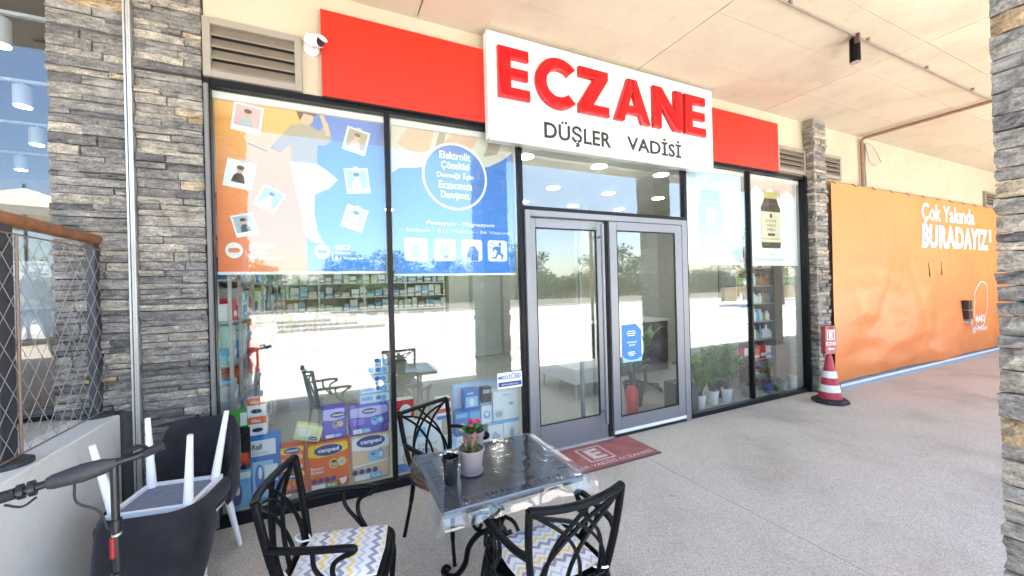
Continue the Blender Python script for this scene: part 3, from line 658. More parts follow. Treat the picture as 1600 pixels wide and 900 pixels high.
def hills(name, y, h0, amp, seed, col):
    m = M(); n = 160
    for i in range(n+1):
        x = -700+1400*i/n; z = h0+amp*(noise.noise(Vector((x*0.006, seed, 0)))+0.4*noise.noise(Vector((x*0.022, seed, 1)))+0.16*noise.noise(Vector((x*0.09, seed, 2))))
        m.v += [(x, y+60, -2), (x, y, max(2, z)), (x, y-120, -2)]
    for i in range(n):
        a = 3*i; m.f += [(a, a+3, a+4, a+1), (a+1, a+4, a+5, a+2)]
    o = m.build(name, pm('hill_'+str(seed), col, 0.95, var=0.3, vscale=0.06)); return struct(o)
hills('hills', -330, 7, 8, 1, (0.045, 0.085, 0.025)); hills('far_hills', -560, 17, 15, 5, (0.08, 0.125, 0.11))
def leaves(m, c, rad, n, size, r, squash=1.0):
    for _ in range(n):
        d = Vector((r.gauss(0, 1), r.gauss(0, 1), r.gauss(0, 1))).normalized(); q = r.random()**0.45
        p = Vector(c)+Vector((d.x*rad*q, d.y*rad*q, d.z*rad*q*squash))
        a = Vector((r.gauss(0, 1), r.gauss(0, 1), r.gauss(0, 0.6))).normalized(); b = a.cross(Vector((r.gauss(0, 1), r.gauss(0, 1), r.gauss(0, 1)))).normalized()
        s = size*r.uniform(0.6, 1.4); k = len(m.v)
        m.v += [tuple(p-a*s), tuple(p+b*s*0.45), tuple(p+a*s), tuple(p-b*s*0.45)]; m.f.append((k, k+1, k+2, k+3))
LEAF = [leaf_mat('leaf_dark', (0.03, 0.065, 0.014), (0.08, 0.13, 0.03)), leaf_mat('leaf_mid', (0.06, 0.115, 0.022), (0.15, 0.21, 0.05)), leaf_mat('leaf_olive', (0.09, 0.12, 0.05), (0.2, 0.22, 0.10))]
BARK = pm('bark', (0.11, 0.08, 0.055), 0.9, var=0.3, vscale=12, bump=0.5, bscale=30)
def tree(label, x, y, h, cr, kind, seed, name='leafy_tree', z=None):
    r = random.Random(seed); z0 = hgt(x, y) if z is None else z; t = thing(name, label, 'tree', (x, y, z0), 'trees beyond the plaza')
    tm = M(); th = h*0.45
    tm.tube([(x, y, z0-0.1), (x+0.05*h*r.uniform(-1, 1), y, z0+th*0.6), (x+0.06*h*r.uniform(-1, 1), y, z0+h*0.8)], [0.03*h, 0.02*h, 0.006*h], 8)
    lm = M(); n = 9
    for k in range(n):
        a = k*2.4+r.uniform(-.4, .4); q = cr*r.uniform(0.35, 0.75); zz = z0+h*r.uniform(0.42, 0.86)
        c = (x+q*math.cos(a), y+q*math.sin(a), zz)
        tm.tube([(x, y, z0+th*r.uniform(0.6, 1.0)), c], [0.012*h, 0.004*h], 5)
        leaves(lm, c, cr*r.uniform(0.32, 0.5), 190, 0.10+0.012*h, r, 0.75)
    leaves(lm, (x, y, z0+h*0.86), cr*0.42, 200, 0.10+0.012*h, r, 0.8)
    tm.build('trunk', BARK, t, True); lm.build('crown', LEAF[kind], t)
TR = [(-24, -36, 5.0, 2.6, 0, 'dark tree far left, mirrored in the cafe glass'), (-13, -40, 4.2, 2.4, 2, 'olive coloured tree mirrored low in the left window'),
      (-5, -33, 3.0, 1.6, 1, 'small green tree mirrored under the left poster'), (2, -38, 4.0, 2.2, 0, 'dark green tree mirrored beside the white interior door'),
      (6, -33, 3.6, 2.0, 1, 'bushy green tree mirrored left of the white interior door'), (11, -35, 3.4, 1.8, 2, 'olive shrub tree mirrored beside the door frame'),
      (17, -37, 5.6, 2.6, 1, 'round crowned tree mirrored in the left door leaf'), (23, -41, 4.4, 2.5, 0, 'dark tree mirrored right in the left door leaf'),
      (29, -34, 3.6, 2.2, 1, 'spreading green shrub tree mirrored in the right door leaf'), (38, -40, 5.2, 2.8, 0, 'dark tree mirrored beyond the right door leaf'),
      (31, -14.5, 6.4, 2.6, 1, 'tall tree mirrored in the window right of the doors'), (43, -17.0, 7.2, 3.2, 0, 'tall dark tree mirrored beside the bottle poster'),
      (52, -30, 6.0, 3.0, 2, 'olive tree mirrored at the far right window')]
for k, (x, y, h, cr, kd, lb) in enumerate(TR): tree(lb, x, y, h*1.3, cr*1.3, kd, 40+k, z=None if y < -28 else -0.01)
def shrub(x, y, h, kind, seed):
    r = random.Random(seed); z0 = hgt(x, y); t = thing('shrub', 'rounded green shrub on the bank beyond the plaza', 'shrub', (x, y, z0), 'shrubs on the bank beyond the plaza'); lm = M(); tm = M()
    for k in range(6):
        a = k*1.05+r.uniform(-.3, .3); c = (x+h*.5*math.cos(a)*r.uniform(.3, 1), y+h*.4*math.sin(a), z0+h*r.uniform(.35, .75)); leaves(lm, c, h*r.uniform(.32, .45), 190, .15, r, .85); tm.tube([(x, y, z0-.1), c], [.04, .015], 5)
    tm.build('stems', BARK, t); lm.build('foliage', LEAF[kind], t)
rb = random.Random(77)
for k in range(52): shrub(-30+1.75*k+rb.uniform(-.8, .8), -30.6-rb.random()*5, rb.uniform(2.0, 3.9), rb.choice((0, 1, 1, 1, 2)), 500+k)
gr = M(); r = random.Random(5)
for _ in range(16000):
    x = r.uniform(-55, 70); y = -29.8-abs(r.gauss(0, 1))*11; z = hgt(x, y)-0.02; h = r.uniform(0.25, 0.9)*(1 if r.random() > .15 else 1.8); a = r.uniform(0, 6.28); w = r.uniform(0.05, 0.12)
    dx, dy = math.cos(a)*w, math.sin(a)*w; k = len(gr.v); lx, ly = r.gauss(0, 0.18), r.gauss(0, 0.18)
    gr.v += [(x-dx, y-dy, z), (x+dx, y+dy, z), (x+lx, y+ly, z+h)]; gr.f.append((k, k+1, k+2))
tag(gr.build('dry_grass', leaf_mat('dry_grass', (0.10, 0.11, 0.035), (0.30, 0.24, 0.10), 0.8)), 'tall dry grass on the bank behind the plaza', 'grass', kind='stuff')
sw = thing('boundary_wall', 'low yellowish stone boundary wall beyond the plaza', 'wall', (45, -20, 0))
M().box(33, 60, -21.0, -20.6, -0.1, 1.3).build('wall_body', concrete_mat('yellow_stone', (0.48, 0.38, 0.22), (0.34, 0.26, 0.14)), sw)
# parasol by the cafe terrace, mirrored in the cafe glass
pa = thing('parasol', 'cream parasol over the terrace, mirrored in the cafe window', 'parasol', (-4.9, -6.3, 0.955))
m = M(); n = 8; cx, cy = -4.9, -6.3
for i in range(n):
    a, b = 2*math.pi*i/n, 2*math.pi*(i+1)/n; k = len(m.v)
    m.v += [(cx, cy, 3.78), (cx+1.3*math.cos(a), cy+1.3*math.sin(a), 3.28), (cx+1.3*math.cos(b), cy+1.3*math.sin(b), 3.28), (cx+1.3*math.cos(a), cy+1.3*math.sin(a), 3.14), (cx+1.3*math.cos(b), cy+1.3*math.sin(b), 3.14)]
    m.f += [(k, k+1, k+2), (k+1, k+3, k+4, k+2)]
m.build('canopy', pm('parasol_cloth', (0.74, 0.68, 0.56), 0.85), pa)
M().tube([(cx, cy, 0.956), (cx, cy, 3.85)], 0.025, 10).build('pole', ALU, pa, True)
for i in range(n):
    a = 2*math.pi*i/n; M().tube([(cx, cy, 3.74), (cx+1.27*math.cos(a), cy+1.27*math.sin(a), 3.25)], 0.01, 5).build('rib', ALU, pa)
M().lathe([(0.3, 0), (0.3, 0.06), (0.05, 0.1)], 18, (cx, cy, 0.956)).build('base', RUBBER, pa)

# ================================================================== ROLLER BLINDS WITH PRINTED POSTERS
YB = 0.060
def blind(label, x0, x1, z0, sheet_mat, name='poster_blind'):
    t = thing(name, label, 'poster', ((x0+x1)/2, YB, z0))
    M().bbox(x0-0.01, x1+0.02, YB-0.03, YB+0.06, 3.262, 3.318, 0.006, 1).build('cassette', BLINDW, t)
    M().box(x0, x1, YB, YB+0.003, z0+0.022, 3.262).build('sheet', sheet_mat, t)
    M().box(x0-0.004, x1+0.004, YB-0.008, YB+0.012, z0, z0+0.022).build('bottom_bar', WHITE, t)
    M().tube([(x1+0.018, YB-0.01, 3.26), (x1+0.018, YB-0.01, z0+0.1)], 0.003, 5).build('cord', WHITE, t)
    return t
def grad_mat(name, c0, c1, z0, z1):
    m = bpy.data.materials.new(name); m.use_nodes = True; nt = m.node_tree; b = nt.nodes['Principled BSDF']
    ge = _n(nt, 'ShaderNodeNewGeometry'); s = _n(nt, 'ShaderNodeSeparateXYZ'); nt.links.new(ge.outputs['Position'], s.inputs[0])
    mr = _n(nt, 'ShaderNodeMapRange'); mr.inputs[1].default_value = z0; mr.inputs[2].default_value = z1; nt.links.new(s.outputs['Z'], mr.inputs[0])
    r_ = ramp(nt, [(0, c0), (1, c1)]); nt.links.new(mr.outputs[0], r_.inputs[0]); nt.links.new(r_.outputs[0], b.inputs['Base Color']); b.inputs['Roughness'].default_value = 0.6
    MATS[name] = m; return m
ORP = grad_mat('poster_orange', (0.86, 0.22, 0.085), (0.88, 0.42, 0.12), 2.2, 3.2)
BLP = grad_mat('poster_blue', (0.05, 0.24, 0.72), (0.07, 0.18, 0.58), 2.2, 3.2)
W1 = ink('white', (0.85, 0.85, 0.84)); SKIN = ink('skin', (0.62, 0.40, 0.29)); HAIR = ink('hair', (0.06, 0.035, 0.025)); BEI = ink('beige', (0.36, 0.30, 0.23)); CRM = ink('cream', (0.60, 0.565, 0.51))
PNK = ink('pink', (0.75, 0.40, 0.42)); GRYP = ink('grey', (0.42, 0.45, 0.50)); BLUP = ink('blue', (0.05, 0.20, 0.62)); NAVY = ink('navy', (0.025, 0.05, 0.26)); LBL = ink('light_blue', (0.30, 0.55, 0.80)); DKP = ink('dark', (0.05, 0.05, 0.06))
p1 = blind('orange and blue roller poster with taped snapshots in the left window', -0.758, 0.482, 1.91, ORP)
plate(p1, [(-0.15, 1.935), (0.482, 1.935), (0.482, 3.26), (-0.15, 3.26)], YB-0.001, BLP, 'blue_half')
# standing figure in a beige blouse and light trousers
fy = YB-0.0025
plate(p1, [(-0.31, 3.05), (-0.25, 3.14), (-0.18, 3.16), (-0.10, 3.16), (-0.04, 3.12), (0.03, 3.20), (0.06, 3.05), (0.0, 3.0), (-0.05, 3.0), (-0.06, 2.83), (-0.25, 2.83), (-0.25, 2.98), (-0.33, 2.90), (-0.40, 2.93)], fy, BEI, 'figure_blouse')
plate(p1, [(-0.26, 2.84), (-0.06, 2.84), (0.02, 2.79), (0.10, 2.72), (0.03, 2.64), (-0.08, 2.58), (-0.09, 2.42), (-0.07, 2.30), (-0.17, 2.30), (-0.19, 2.45), (-0.22, 2.60)], fy-0.0008, CRM, 'figure_trousers')
plate(p1, [(-0.17, 2.30), (-0.08, 2.30), (-0.04, 2.20), (-0.02, 2.17), (-0.11, 2.18), (-0.16, 2.24)], fy-0.0016, W1, 'figure_shoe')
plate(p1, ell(-0.13, 3.225, 0.055, 0.07, 18), fy-0.0024, SKIN, 'figure_face'); plate(p1, [(-0.19, 3.22), (-0.20, 3.259), (-0.05, 3.259), (-0.07, 3.24), (-0.15, 3.25), (-0.175, 3.19)], fy-0.0032, HAIR, 'figure_hair')
plate(p1, [(0.03, 3.19), (0.05, 3.10), (0.02, 3.08), (-0.03, 3.255), (0.0, 3.259)], fy-0.0024, SKIN, 'figure_arm')
plate(p1, [(-0.55, 2.955), (-0.42, 2.905), (-0.42, 2.898), (-0.55, 2.948)], fy, DKP, 'brush')
for k, (cx, cz, s, an, bg, c1) in enumerate(((-0.545, 3.145, 0.20, -8, PNK, GRYP), (0.255, 3.075, 0.19, -14, BEI, PNK), (-0.605, 2.695, 0.195, -10, W1, HAIR), (0.255, 2.725, 0.195, 6, LBL, W1), (-0.58, 2.30, 0.155, 14, GRYP, DKP), (-0.41, 2.515, 0.165, -28, LBL, W1), (0.225, 2.395, 0.18, -18, GRYP, W1))):
    def rt(pts): return [(cx+math.cos(R(an))*a-math.sin(R(an))*b, cz+math.sin(R(an))*a+math.cos(R(an))*b) for a, b in pts]
    h = s/2
    q = plate(p1, rt([(-h, -h*1.12), (h, -h*1.12), (h, h*1.12), (-h, h*1.12)]), YB-0.006, W1, 'snapshot')
    plate(q, rt([(-h*.84, -h*.68), (h*.84, -h*.68), (h*.84, h*.96), (-h*.84, h*.96)]), YB-0.0068, bg, 'picture')
    plate(q, rt([(-h*.5, -h*.68), (h*.45, -h*.68), (h*.3, -h*.1), (h*.1, h*.12), (-h*.2, h*.1), (-h*.4, -h*.15)]), YB-0.0076, c1, 'picture_torso')
    plate(q, rt(ell(-0.02*h, h*.36, h*.24, h*.29, 14)), YB-0.0084, SKIN, 'picture_face')
    plate(q, rt(ell(-0.02*h, h*.55, h*.27, h*.18, 12)), YB-0.0092, HAIR, 'picture_hair')
    plate(q, rt([(-h*.2, h*1.02), (h*.2, h*1.0), (h*.22, h*1.25), (-h*.18, h*1.27)]), YB-0.0084, CRM, 'tape')
for cx, col, ttl, l1, l2 in ((-0.655, ORP, 'GÜNDÜZ', 'Tablet', 'B6 Vitamini'), (-0.035, BLP, 'GECE', 'Kapsül', 'B6 Vitamini')):
    plate(p1, ell(cx, 2.10, 0.058, 0.062, 22), YB-0.001-(0.001 if cx > -.5 else 0), W1, 'pill_badge')
    plate(p1, rrect(cx-0.038, cx+0.038, 2.082, 2.118, 0.017), YB-0.0045, ORP if cx < -.5 else BLP, 'pill_icon')
    yy = YB-0.0035
    text_on(p1, ttl, cx+0.10, cx+0.10+0.03*len(ttl), 2.118, 2.158, yy, W1, 0.02)
    text_on(p1, l1, cx+0.10, cx+0.22, 2.075, 2.103, yy, W1); text_on(p1, l2, cx+0.10, cx+0.32, 2.032, 2.060, yy, W1)
    plate(p1, [(cx+0.075, 2.03), (cx+0.079, 2.03), (cx+0.079, 2.10), (cx+0.075, 2.10)], yy, W1, 'bracket')
p2 = blind('blue roller poster with white circle of Turkish text in the second window', 0.552, 1.775, 1.885, BLP)
ph = plate(p2, [(0.552, 2.83), (0.62, 2.88), (0.78, 2.90), (0.92, 2.93), (1.10, 2.99), (1.25, 2.98), (1.38, 2.95), (1.52, 2.99), (1.66, 3.07), (1.775, 3.16), (1.775, 3.26), (0.552, 3.26)], YB-0.001, CRM, 'photo_shirt')
plate(ph, [(0.60, 3.10), (0.70, 3.26), (0.95, 3.26), (0.90, 3.08), (0.78, 3.02)], YB-0.0018, SKIN, 'photo_hand'); plate(ph, [(1.0, 3.12), (1.12, 3.26), (1.40, 3.26), (1.32, 3.13), (1.15, 3.05)], YB-0.0018, SKIN, 'photo_hand')
plate(ph, [(0.93, 3.03), (1.0, 3.26), (1.06, 3.26), (1.04, 3.08)], YB-0.0018, BEI, 'photo_sleeve'); plate(ph, [(1.45, 3.08), (1.52, 3.26), (1.66, 3.26), (1.6, 3.12)], YB-0.0018, BEI, 'photo_sleeve')
plate(p2, ell(1.152, 2.85, 0.325, 0.325, 48), YB-0.0026, ink('disc_blue', (0.06, 0.19, 0.58)), 'disc'); band(p2, ring(1.152, 2.85, 0.328, 0.328, 0.022, 60), YB-0.0040, W1, 'ring')
for k, (s, w) in enumerate((('Elektrolit', 0.31), ('Çözeltisi', 0.285), ('Desteği İçin', 0.37), ('Eczacınıza', 0.335), ('Danışınız.', 0.30))):
    z = 3.015-0.096*k; text_on(p2, s, 1.152-w/2, 1.152+w/2, z-0.012*(k in (1, 4)), z+0.074, YB-0.0045, W1, 0.022)
text_on(p2, 'Potasyum - Magnezyum', 0.86, 1.55, 2.362, 2.408, YB-0.003, W1, 0.016); text_on(p2, '- Sodyum - B12 Vitamini - B6 Vitamini', 0.62, 1.72, 2.292, 2.332, YB-0.003, W1)
for k, x in enumerate((0.645, 0.92, 1.195, 1.47)):
    q = plate(p2, rrect(x, x+0.215, 2.025, 2.24, 0.03), YB-0.002, W1, 'icon_tile')
    if k == 0: plate(q, [(x+.05, 2.06), (x+.16, 2.06), (x+.15, 2.16), (x+.12, 2.20), (x+.09, 2.20), (x+.06, 2.16)], YB-0.003, LBL, 'icon_glass')
    if k == 1: plate(q, ell(x+.108, 2.12, 0.05, 0.065, 16), YB-0.003, LBL, 'icon_drop')
    if k == 2: plate(q, [(x+.05, 2.03), (x+.17, 2.03), (x+.175, 2.12), (x+.13, 2.18), (x+.08, 2.16), (x+.055, 2.10)], YB-0.003, BLUP, 'icon_body')
    if k == 3:
        plate(q, ell(x+.135, 2.20, 0.016, 0.018, 12), YB-0.003, BLUP, 'runner_head')
        plate(q, [(x+.10, 2.18), (x+.145, 2.175), (x+.14, 2.12), (x+.175, 2.085), (x+.155, 2.045), (x+.143, 2.05), (x+.15, 2.08), (x+.115, 2.10), (x+.09, 2.055), (x+.045, 2.055), (x+.045, 2.067), (x+.08, 2.07), (x+.105, 2.13), (x+.07, 2.15), (x+.06, 2.12), (x+.05, 2.125), (x+.06, 2.165)], YB-0.003, BLUP, 'runner_body')
        band(q, ring(x+.05, 2.185, 0.028, 0.028, 0.005, 20), YB-0.003, BLUP, 'plus_ring')
p3 = blind('pale blue roller poster of a bottle in the window right of the doors', 4.26, 5.42, 2.0, ink('poster_pale', (0.50, 0.66, 0.80)))
plate(p3, [(4.52, 2.03), (5.02, 2.03), (5.02, 2.78), (4.96, 2.86), (4.58, 2.86), (4.52, 2.78)], YB-0.001, ink('bottle_blue', (0.16, 0.42, 0.70)), 'bottle_body'); plate(p3, rrect(4.58, 4.96, 2.87, 3.02, 0.03), YB-0.001, ink('cap_blue', (0.12, 0.36, 0.64)), 'bottle_cap')
band(p3, ring(4.77, 2.66, 0.09, 0.11, 0.02, 36), YB-0.002, W1); band(p3, ring(4.77, 2.66, 0.045, 0.055, 0.016, 30), YB-0.002, W1)
text_on(p3, 'ener', 4.68, 4.90, 2.33, 2.41, YB-0.002, W1, 0.02)
for z, w in ((2.47, .1), (2.27, .26), (2.23, .24), (2.19, .28), (2.15, .22)): plate(p3, [(4.77-w/2, z), (4.77+w/2, z), (4.77+w/2, z+0.012), (4.77-w/2, z+0.012)], YB-0.002, W1, 'text_line')
p4 = blind('white roller poster of a brown bottle in the rightmost window', 5.60, 6.745, 1.985, ink('poster_white', (0.80, 0.81, 0.82)))
plate(p4, [(5.62, 3.259), (6.72, 3.259), (6.72, 3.05), (6.5, 3.15), (6.3, 3.02), (6.1, 3.16), (5.9, 3.08), (5.75, 3.18), (5.62, 3.06)], YB-0.001, ink('rose', (0.62, 0.46, 0.42)), 'backdrop')
plate(p4, [(5.87, 2.25), (6.30, 2.25), (6.32, 2.30), (6.32, 2.86), (6.26, 2.94), (6.24, 3.0), (5.94, 3.0), (5.91, 2.94), (5.85, 2.86), (5.85, 2.30)], YB-0.002, ink('brown_glass', (0.055, 0.03, 0.02)), 'bottle_glass')
plate(p4, rrect(5.93, 6.25, 3.0, 3.10, 0.015), YB-0.0028, ink('gold', (0.55, 0.45, 0.16)), 'bottle_cap')
lb_ = plate(p4, [(5.852, 2.34), (6.318, 2.34), (6.318, 2.80), (5.852, 2.80)], YB-0.003, ink('label_cream', (0.72, 0.68, 0.48)), 'bottle_label')
for k, s in enumerate(('SKIN HAIR', 'NAILS', 'FORMULA')): text_on(lb_, s, 6.085-0.14+0.03*(k > 0), 6.085+0.14-0.03*(k > 0), 2.64-0.065*k, 2.685-0.065*k, YB-0.004, ink('label_red', (0.35, 0.12, 0.05)), 0.01)
plate(lb_, [(5.855, 2.38), (6.315, 2.38), (6.315, 2.40), (5.855, 2.40)], YB-0.004, ink('gold', (0.5, 0.4, 0.1)), 'label_stripe'); plate(lb_, [(6.0, 2.435), (6.17, 2.435), (6.17, 2.475), (6.0, 2.475)], YB-0.004, DKP, 'label_tag'); plate(lb_, ell(6.085, 2.74, .03, .035, 14), YB-0.004, DKP, 'label_logo')
for z, w in ((2.15, .2), (2.08, .8), (2.065, .8)): plate(p4, [(6.085-w/2, z), (6.085+w/2, z), (6.085+w/2, z+0.008), (6.085-w/2, z+0.008)], YB-0.002, GRYP, 'text_line')

# ================================================================== STICKERS, NOTICE, MAT, BANNER, CONE
sk = thing('window_sticker', 'small white and blue sticker at the lower corner of the second window', 'sticker', (1.66, -0.002, 0.74))
M().box(1.515, 1.79, -0.0015, 0.0035, 0.735, 0.895).build('sheet', W1, sk)
text_on(sk, 'MEDİ', 1.525, 1.655, 0.83, 0.878, -0.003, NAVY, 0.02); band(sk, ring(1.69, 0.853, 0.032, 0.026, 0.008, 24), -0.003, NAVY, 'ring'); band(sk, ring(1.742, 0.853, 0.032, 0.026, 0.008, 24), -0.0035, BLUP, 'ring'); text_on(sk, 'A', 1.725, 1.76, 0.838, 0.868, -0.004, NAVY, 0.02)
plate(sk, [(1.525, 0.755), (1.78, 0.755), (1.78, 0.80), (1.525, 0.80)], -0.0016, NAVY, 'stripe'); text_on(sk, 'www.medisa.com.tr', 1.555, 1.755, 0.768, 0.788, -0.003, W1)
nb = thing('door_notice', 'blue printed notice taped to the right door leaf', 'notice', (3.23, -0.045, 0.84))
M().box(3.085, 3.375, -0.040, -0.0385, 0.845, 1.285).build('sheet', BLUP, nb)
for k, (z, w) in enumerate(((1.20, .12), (1.175, .14), (1.15, .11), (1.0, .0), (0.955, .10), (0.935, .12), (0.915, .07))):
    if w: plate(nb, [(3.22-w/2, z), (3.22+w/2, z), (3.22+w/2, z+0.009), (3.22-w/2, z+0.009)], -0.0403, W1, 'text_line')
text_on(nb, 'MÜJDELER', 3.155, 3.305, 1.062, 1.088, -0.0405, W1, 0.02); text_on(nb, 'OLSUN', 3.185, 3.275, 1.03, 1.052, -0.0405, W1, 0.02)
plate(nb, [(3.085, 0.845), (3.375, 0.845), (3.375, 0.90), (3.30, 0.87), (3.2, 0.865), (3.12, 0.89), (3.085, 0.93)], -0.0403, LBL, 'wave'); plate(nb, [(3.30, 1.285), (3.375, 1.285), (3.375, 1.21)], -0.0403, W1, 'corner')

mt = thing('door_mat', 'faded red door mat with white E emblem before the doors', 'mat', (2.45, -0.33, 0))
M().bbox(1.83, 3.085, -0.60, -0.075, 0.001, 0.012, 0.003, 1).build('rubber_edge', pm('mat_edge', (0.13, 0.07, 0.07), 0.8), mt)
MATR = pm('mat_red', (0.40, 0.14, 0.13), 0.95, var=0.16, vscale=7, bump=0.5, bscale=300)
M().box(1.845, 3.07, -0.575, -0.085, 0.0121, 0.014).build('carpet', MATR, mt)
MW = pm('mat_white', (0.62, 0.55, 0.53), 0.95, var=0.15, vscale=30)
def flat(z): return lambda a, b: (a, b, z)
def floor_poly(p, pts, z, mat, name): m = M(); m.add([(x, y, z) for x, y in pts], [tuple(range(len(pts)))]); return m.build(name, mat, p)
lx, ly, hw = 2.46, -0.30, 0.155
for a in ((lx-hw, lx+hw, ly-hw, ly-hw+.018), (lx-hw, lx+hw, ly+hw-.018, ly+hw), (lx-hw, lx-hw+.018, ly-hw+.018, ly+hw-.018), (lx+hw-.018, lx+hw, ly-hw+.018, ly+hw-.018)): floor_poly(mt, [(a[0], a[2]), (a[1], a[2]), (a[1], a[3]), (a[0], a[3])], 0.0148, MW, 'emblem_border')
floor_poly(mt, [(lx-.085, ly-.11), (lx+.085, ly-.11), (lx+.085, ly-.06), (lx-.02, ly-.06), (lx-.02, ly-.025), (lx+.07, ly-.025), (lx+.07, ly+.025), (lx-.02, ly+.025), (lx-.02, ly+.06), (lx+.08, ly+.06), (lx+.08, ly+.11), (lx-.085, ly+.11)], 0.0148, MW, 'emblem_letter')
text_on(mt, 'DÜŞLER VADİSİ ECZANESİ', 1.90, 3.03, -0.555, -0.475, 0, MW, 0.012, fn=flat(0.0148))

# orange banner
def fold(x, z):
    u = (x-7.35)/7.7; s = 0.030*math.sin(6.28*(1.3*u+0.25*z))*(1-z/3.6)
    s += 0.022*math.sin(6.28*(u*3.1-0.55*z+0.2))*(0.3+0.7*(1-z/3.4))
    for cx, sp_ in ((8.3, 2.6), (10.6, 2.2), (12.9, 2.0)):
        d = (x-cx)/sp_
        if abs(d) < 1: s += 0.009*math.sin(15*(z+0.55*d*d))*(1-abs(d))**0.7*max(0.15, 1-z/3.5)
    for c0, k0, a0 in ((7.9, 1.5, .016), (9.2, -1.1, .013), (10.2, 0.9, .014), (11.3, -0.7, .012), (12.2, 0.8, .014), (13.2, -1.2, .013), (14.2, 0.5, .014)):
        q_ = (x-c0-k0*(1.7-z)*0.45)/0.16; s += a0*math.exp(-q_*q_)*max(0, 1-z/3.3)**0.6
    s += 0.008*noise.noise(Vector((x*1.6, z*1.6, 4)))+0.004*noise.noise(Vector((x*6, z*7, 1)))
    t_ = min(1, max(0, (z-1.9)/1.2)); e_ = min(1, max(0.15, (x-7.36)/0.9)); return -0.125+1.25*s*(1-0.78*t_*t_*(3-2*t_))*e_
bn = thing('orange_banner', 'huge orange vinyl banner hung over the neighbouring unit', 'banner', (11, -0.07, 0.0))
BORG = pm('banner_vinyl', (0.74, 0.225, 0.058), 0.38, var=0.07, vscale=0.6, bump=0.06, bscale=300)
m = M(); nx, nz = 220, 90
for j in range(nz+1):
    z = 0.075+3.25*j/nz
    for i in range(nx+1): x = 7.36+7.7*i/nx; m.v.append((x, fold(x, z), z))
for j in range(nz):
    for i in range(nx): a = j*(nx+1)+i; m.f.append((a, a+1, a+nx+2, a+nx+1))
m.build('sheet', BORG, bn, True)
M().tube([(7.33, -0.10, 3.335), (15.1, -0.10, 3.335)], 0.014, 8).build('hanging_rod', RUSTP, bn)
for k in range(13): x = 7.42+0.63*k; M().tube([(x, -0.16, 3.29), (x, -0.115, 3.352)], 0.008, 5).build('tie', RUSTP, bn)
def on_banner(dy): return lambda x, z: (x, fold(x, z)-dy, z)
def btext(s, x0, x1, z0, z1, bold):
    vs, fs = text2d(s, bold); bm = bmesh.new()
    vv = [bm.verts.new((x0+u*(x1-x0), 0, z0+w*(z1-z0))) for u, w, t in vs]
    for f in fs:
        try: bm.faces.new([vv[i] for i in f])
        except ValueError: pass
    bmesh.ops.triangulate(bm, faces=bm.faces[:])
    for _ in range(3):
        le = [e for e in bm.edges if e.calc_length() > 0.14]
        if le: bmesh.ops.subdivide_edges(bm, edges=le, cuts=1); bmesh.ops.triangulate(bm, faces=bm.faces[:])
    for q in bm.verts: q.co.y = fold(q.co.x, q.co.z)-0.007
    m = M().bm(bm); bm.free(); return m.build('lettering', W1, bn)
btext('Çok Yakında', 10.50, 13.05, 2.80, 3.215, 0.02); btext('BURADAYIZ', 10.52, 13.80, 2.33, 2.80, 0.045); btext('!', 13.88, 14.02, 2.52, 2.82, 0.05)
btext('@maki', 12.95, 13.75, 0.47, 0.62, 0.01)
for rr, w in ((0.42, 0.02),):
    m = M()
    for q in ring(13.4, 1.10, rr*1.0, rr*1.25, w, 60):
        k = len(m.v); m.v += [on_banner(0.008)(x, z) for x, z in q]; m.f.append((k, k+1, k+2, k+3))
    m.build('emblem_ring', W1, bn)
btext('MAKI', 13.12, 13.68, 0.70, 0.86, 0.03)
for x, z in ((10.78, 1.90), (11.36, 1.92)):
    m = M(); k = 0; q = [(x-.012, z+.14), (x+.012, z+.14), (x+.035, z-.14), (x-.02, z-.14)]
    m.v = [on_banner(0.006)(a, b) for a, b in q]; m.f = [(0, 1, 2, 3)]; m.build('slit', DARK, bn)
lk = thing('door_lock', 'black lock plate showing through a hole in the orange banner', 'lock', (12.4, -0.2, 1.0))
M().bbox(12.33, 12.52, -0.22, -0.10, 1.03, 1.23, 0.01, 1).bbox(12.33, 12.52, -0.22, -0.10, 0.83, 1.01, 0.01, 1).build('plates', INK, lk); M().tube([(12.42, -0.12, 0.76), (12.42, -0.23, 0.76)], 0.06, 14).build('knob', ALUL, lk)
sk_ = thing('blue_skirting', 'light blue skirting strip under the orange banner', 'skirting', (11, -0.1, 0))
M().box(7.36, 15.9, -0.19, -0.002, 0.0, 0.06).build('board', pm('skirting_blue', (0.20, 0.40, 0.55), 0.5, var=0.1, vscale=4), sk_); M().box(7.36, 15.9, -0.194, -0.1905, 0.035, 0.075).build('white_edge', WHITE, sk_)

# cone with pharmacy sign
cn = thing('sign_cone', 'red and white traffic cone carrying a small red ECZANE sign', 'traffic cone', (6.47, -0.47, 0))
m = M(); m.lathe([(0.255, 0.0), (0.255, 0.035), (0.235, 0.055), (0.17, 0.065)], 8, (0, 0, 0.001), R(22.5)).build('base', RUBBER, cn, world=False)
cn.scale = (0.86, 0.86, 0.99)
CR = pm('cone_red', (0.42, 0.035, 0.06), 0.5, var=0.12, vscale=9); CW = pm('cone_white', (0.74, 0.74, 0.74), 0.4, var=0.06)
def cone_seg(z0, z1, mat, nm, g=0.0):
    rf = lambda z: 0.165-(z-0.06)*0.205+g
    M().lathe([(rf(z0), z0), (rf(z1), z1)], 24).build(nm, mat, cn, True, world=False)
cone_seg(0.062, 0.16, CR, 'cone_body'); cone_seg(0.16, 0.26, CW, 'reflective_band', 0.002); cone_seg(0.26, 0.36, CR, 'cone_body'); cone_seg(0.36, 0.455, CW, 'reflective_band', 0.002); cone_seg(0.455, 0.62, CR, 'cone_body')
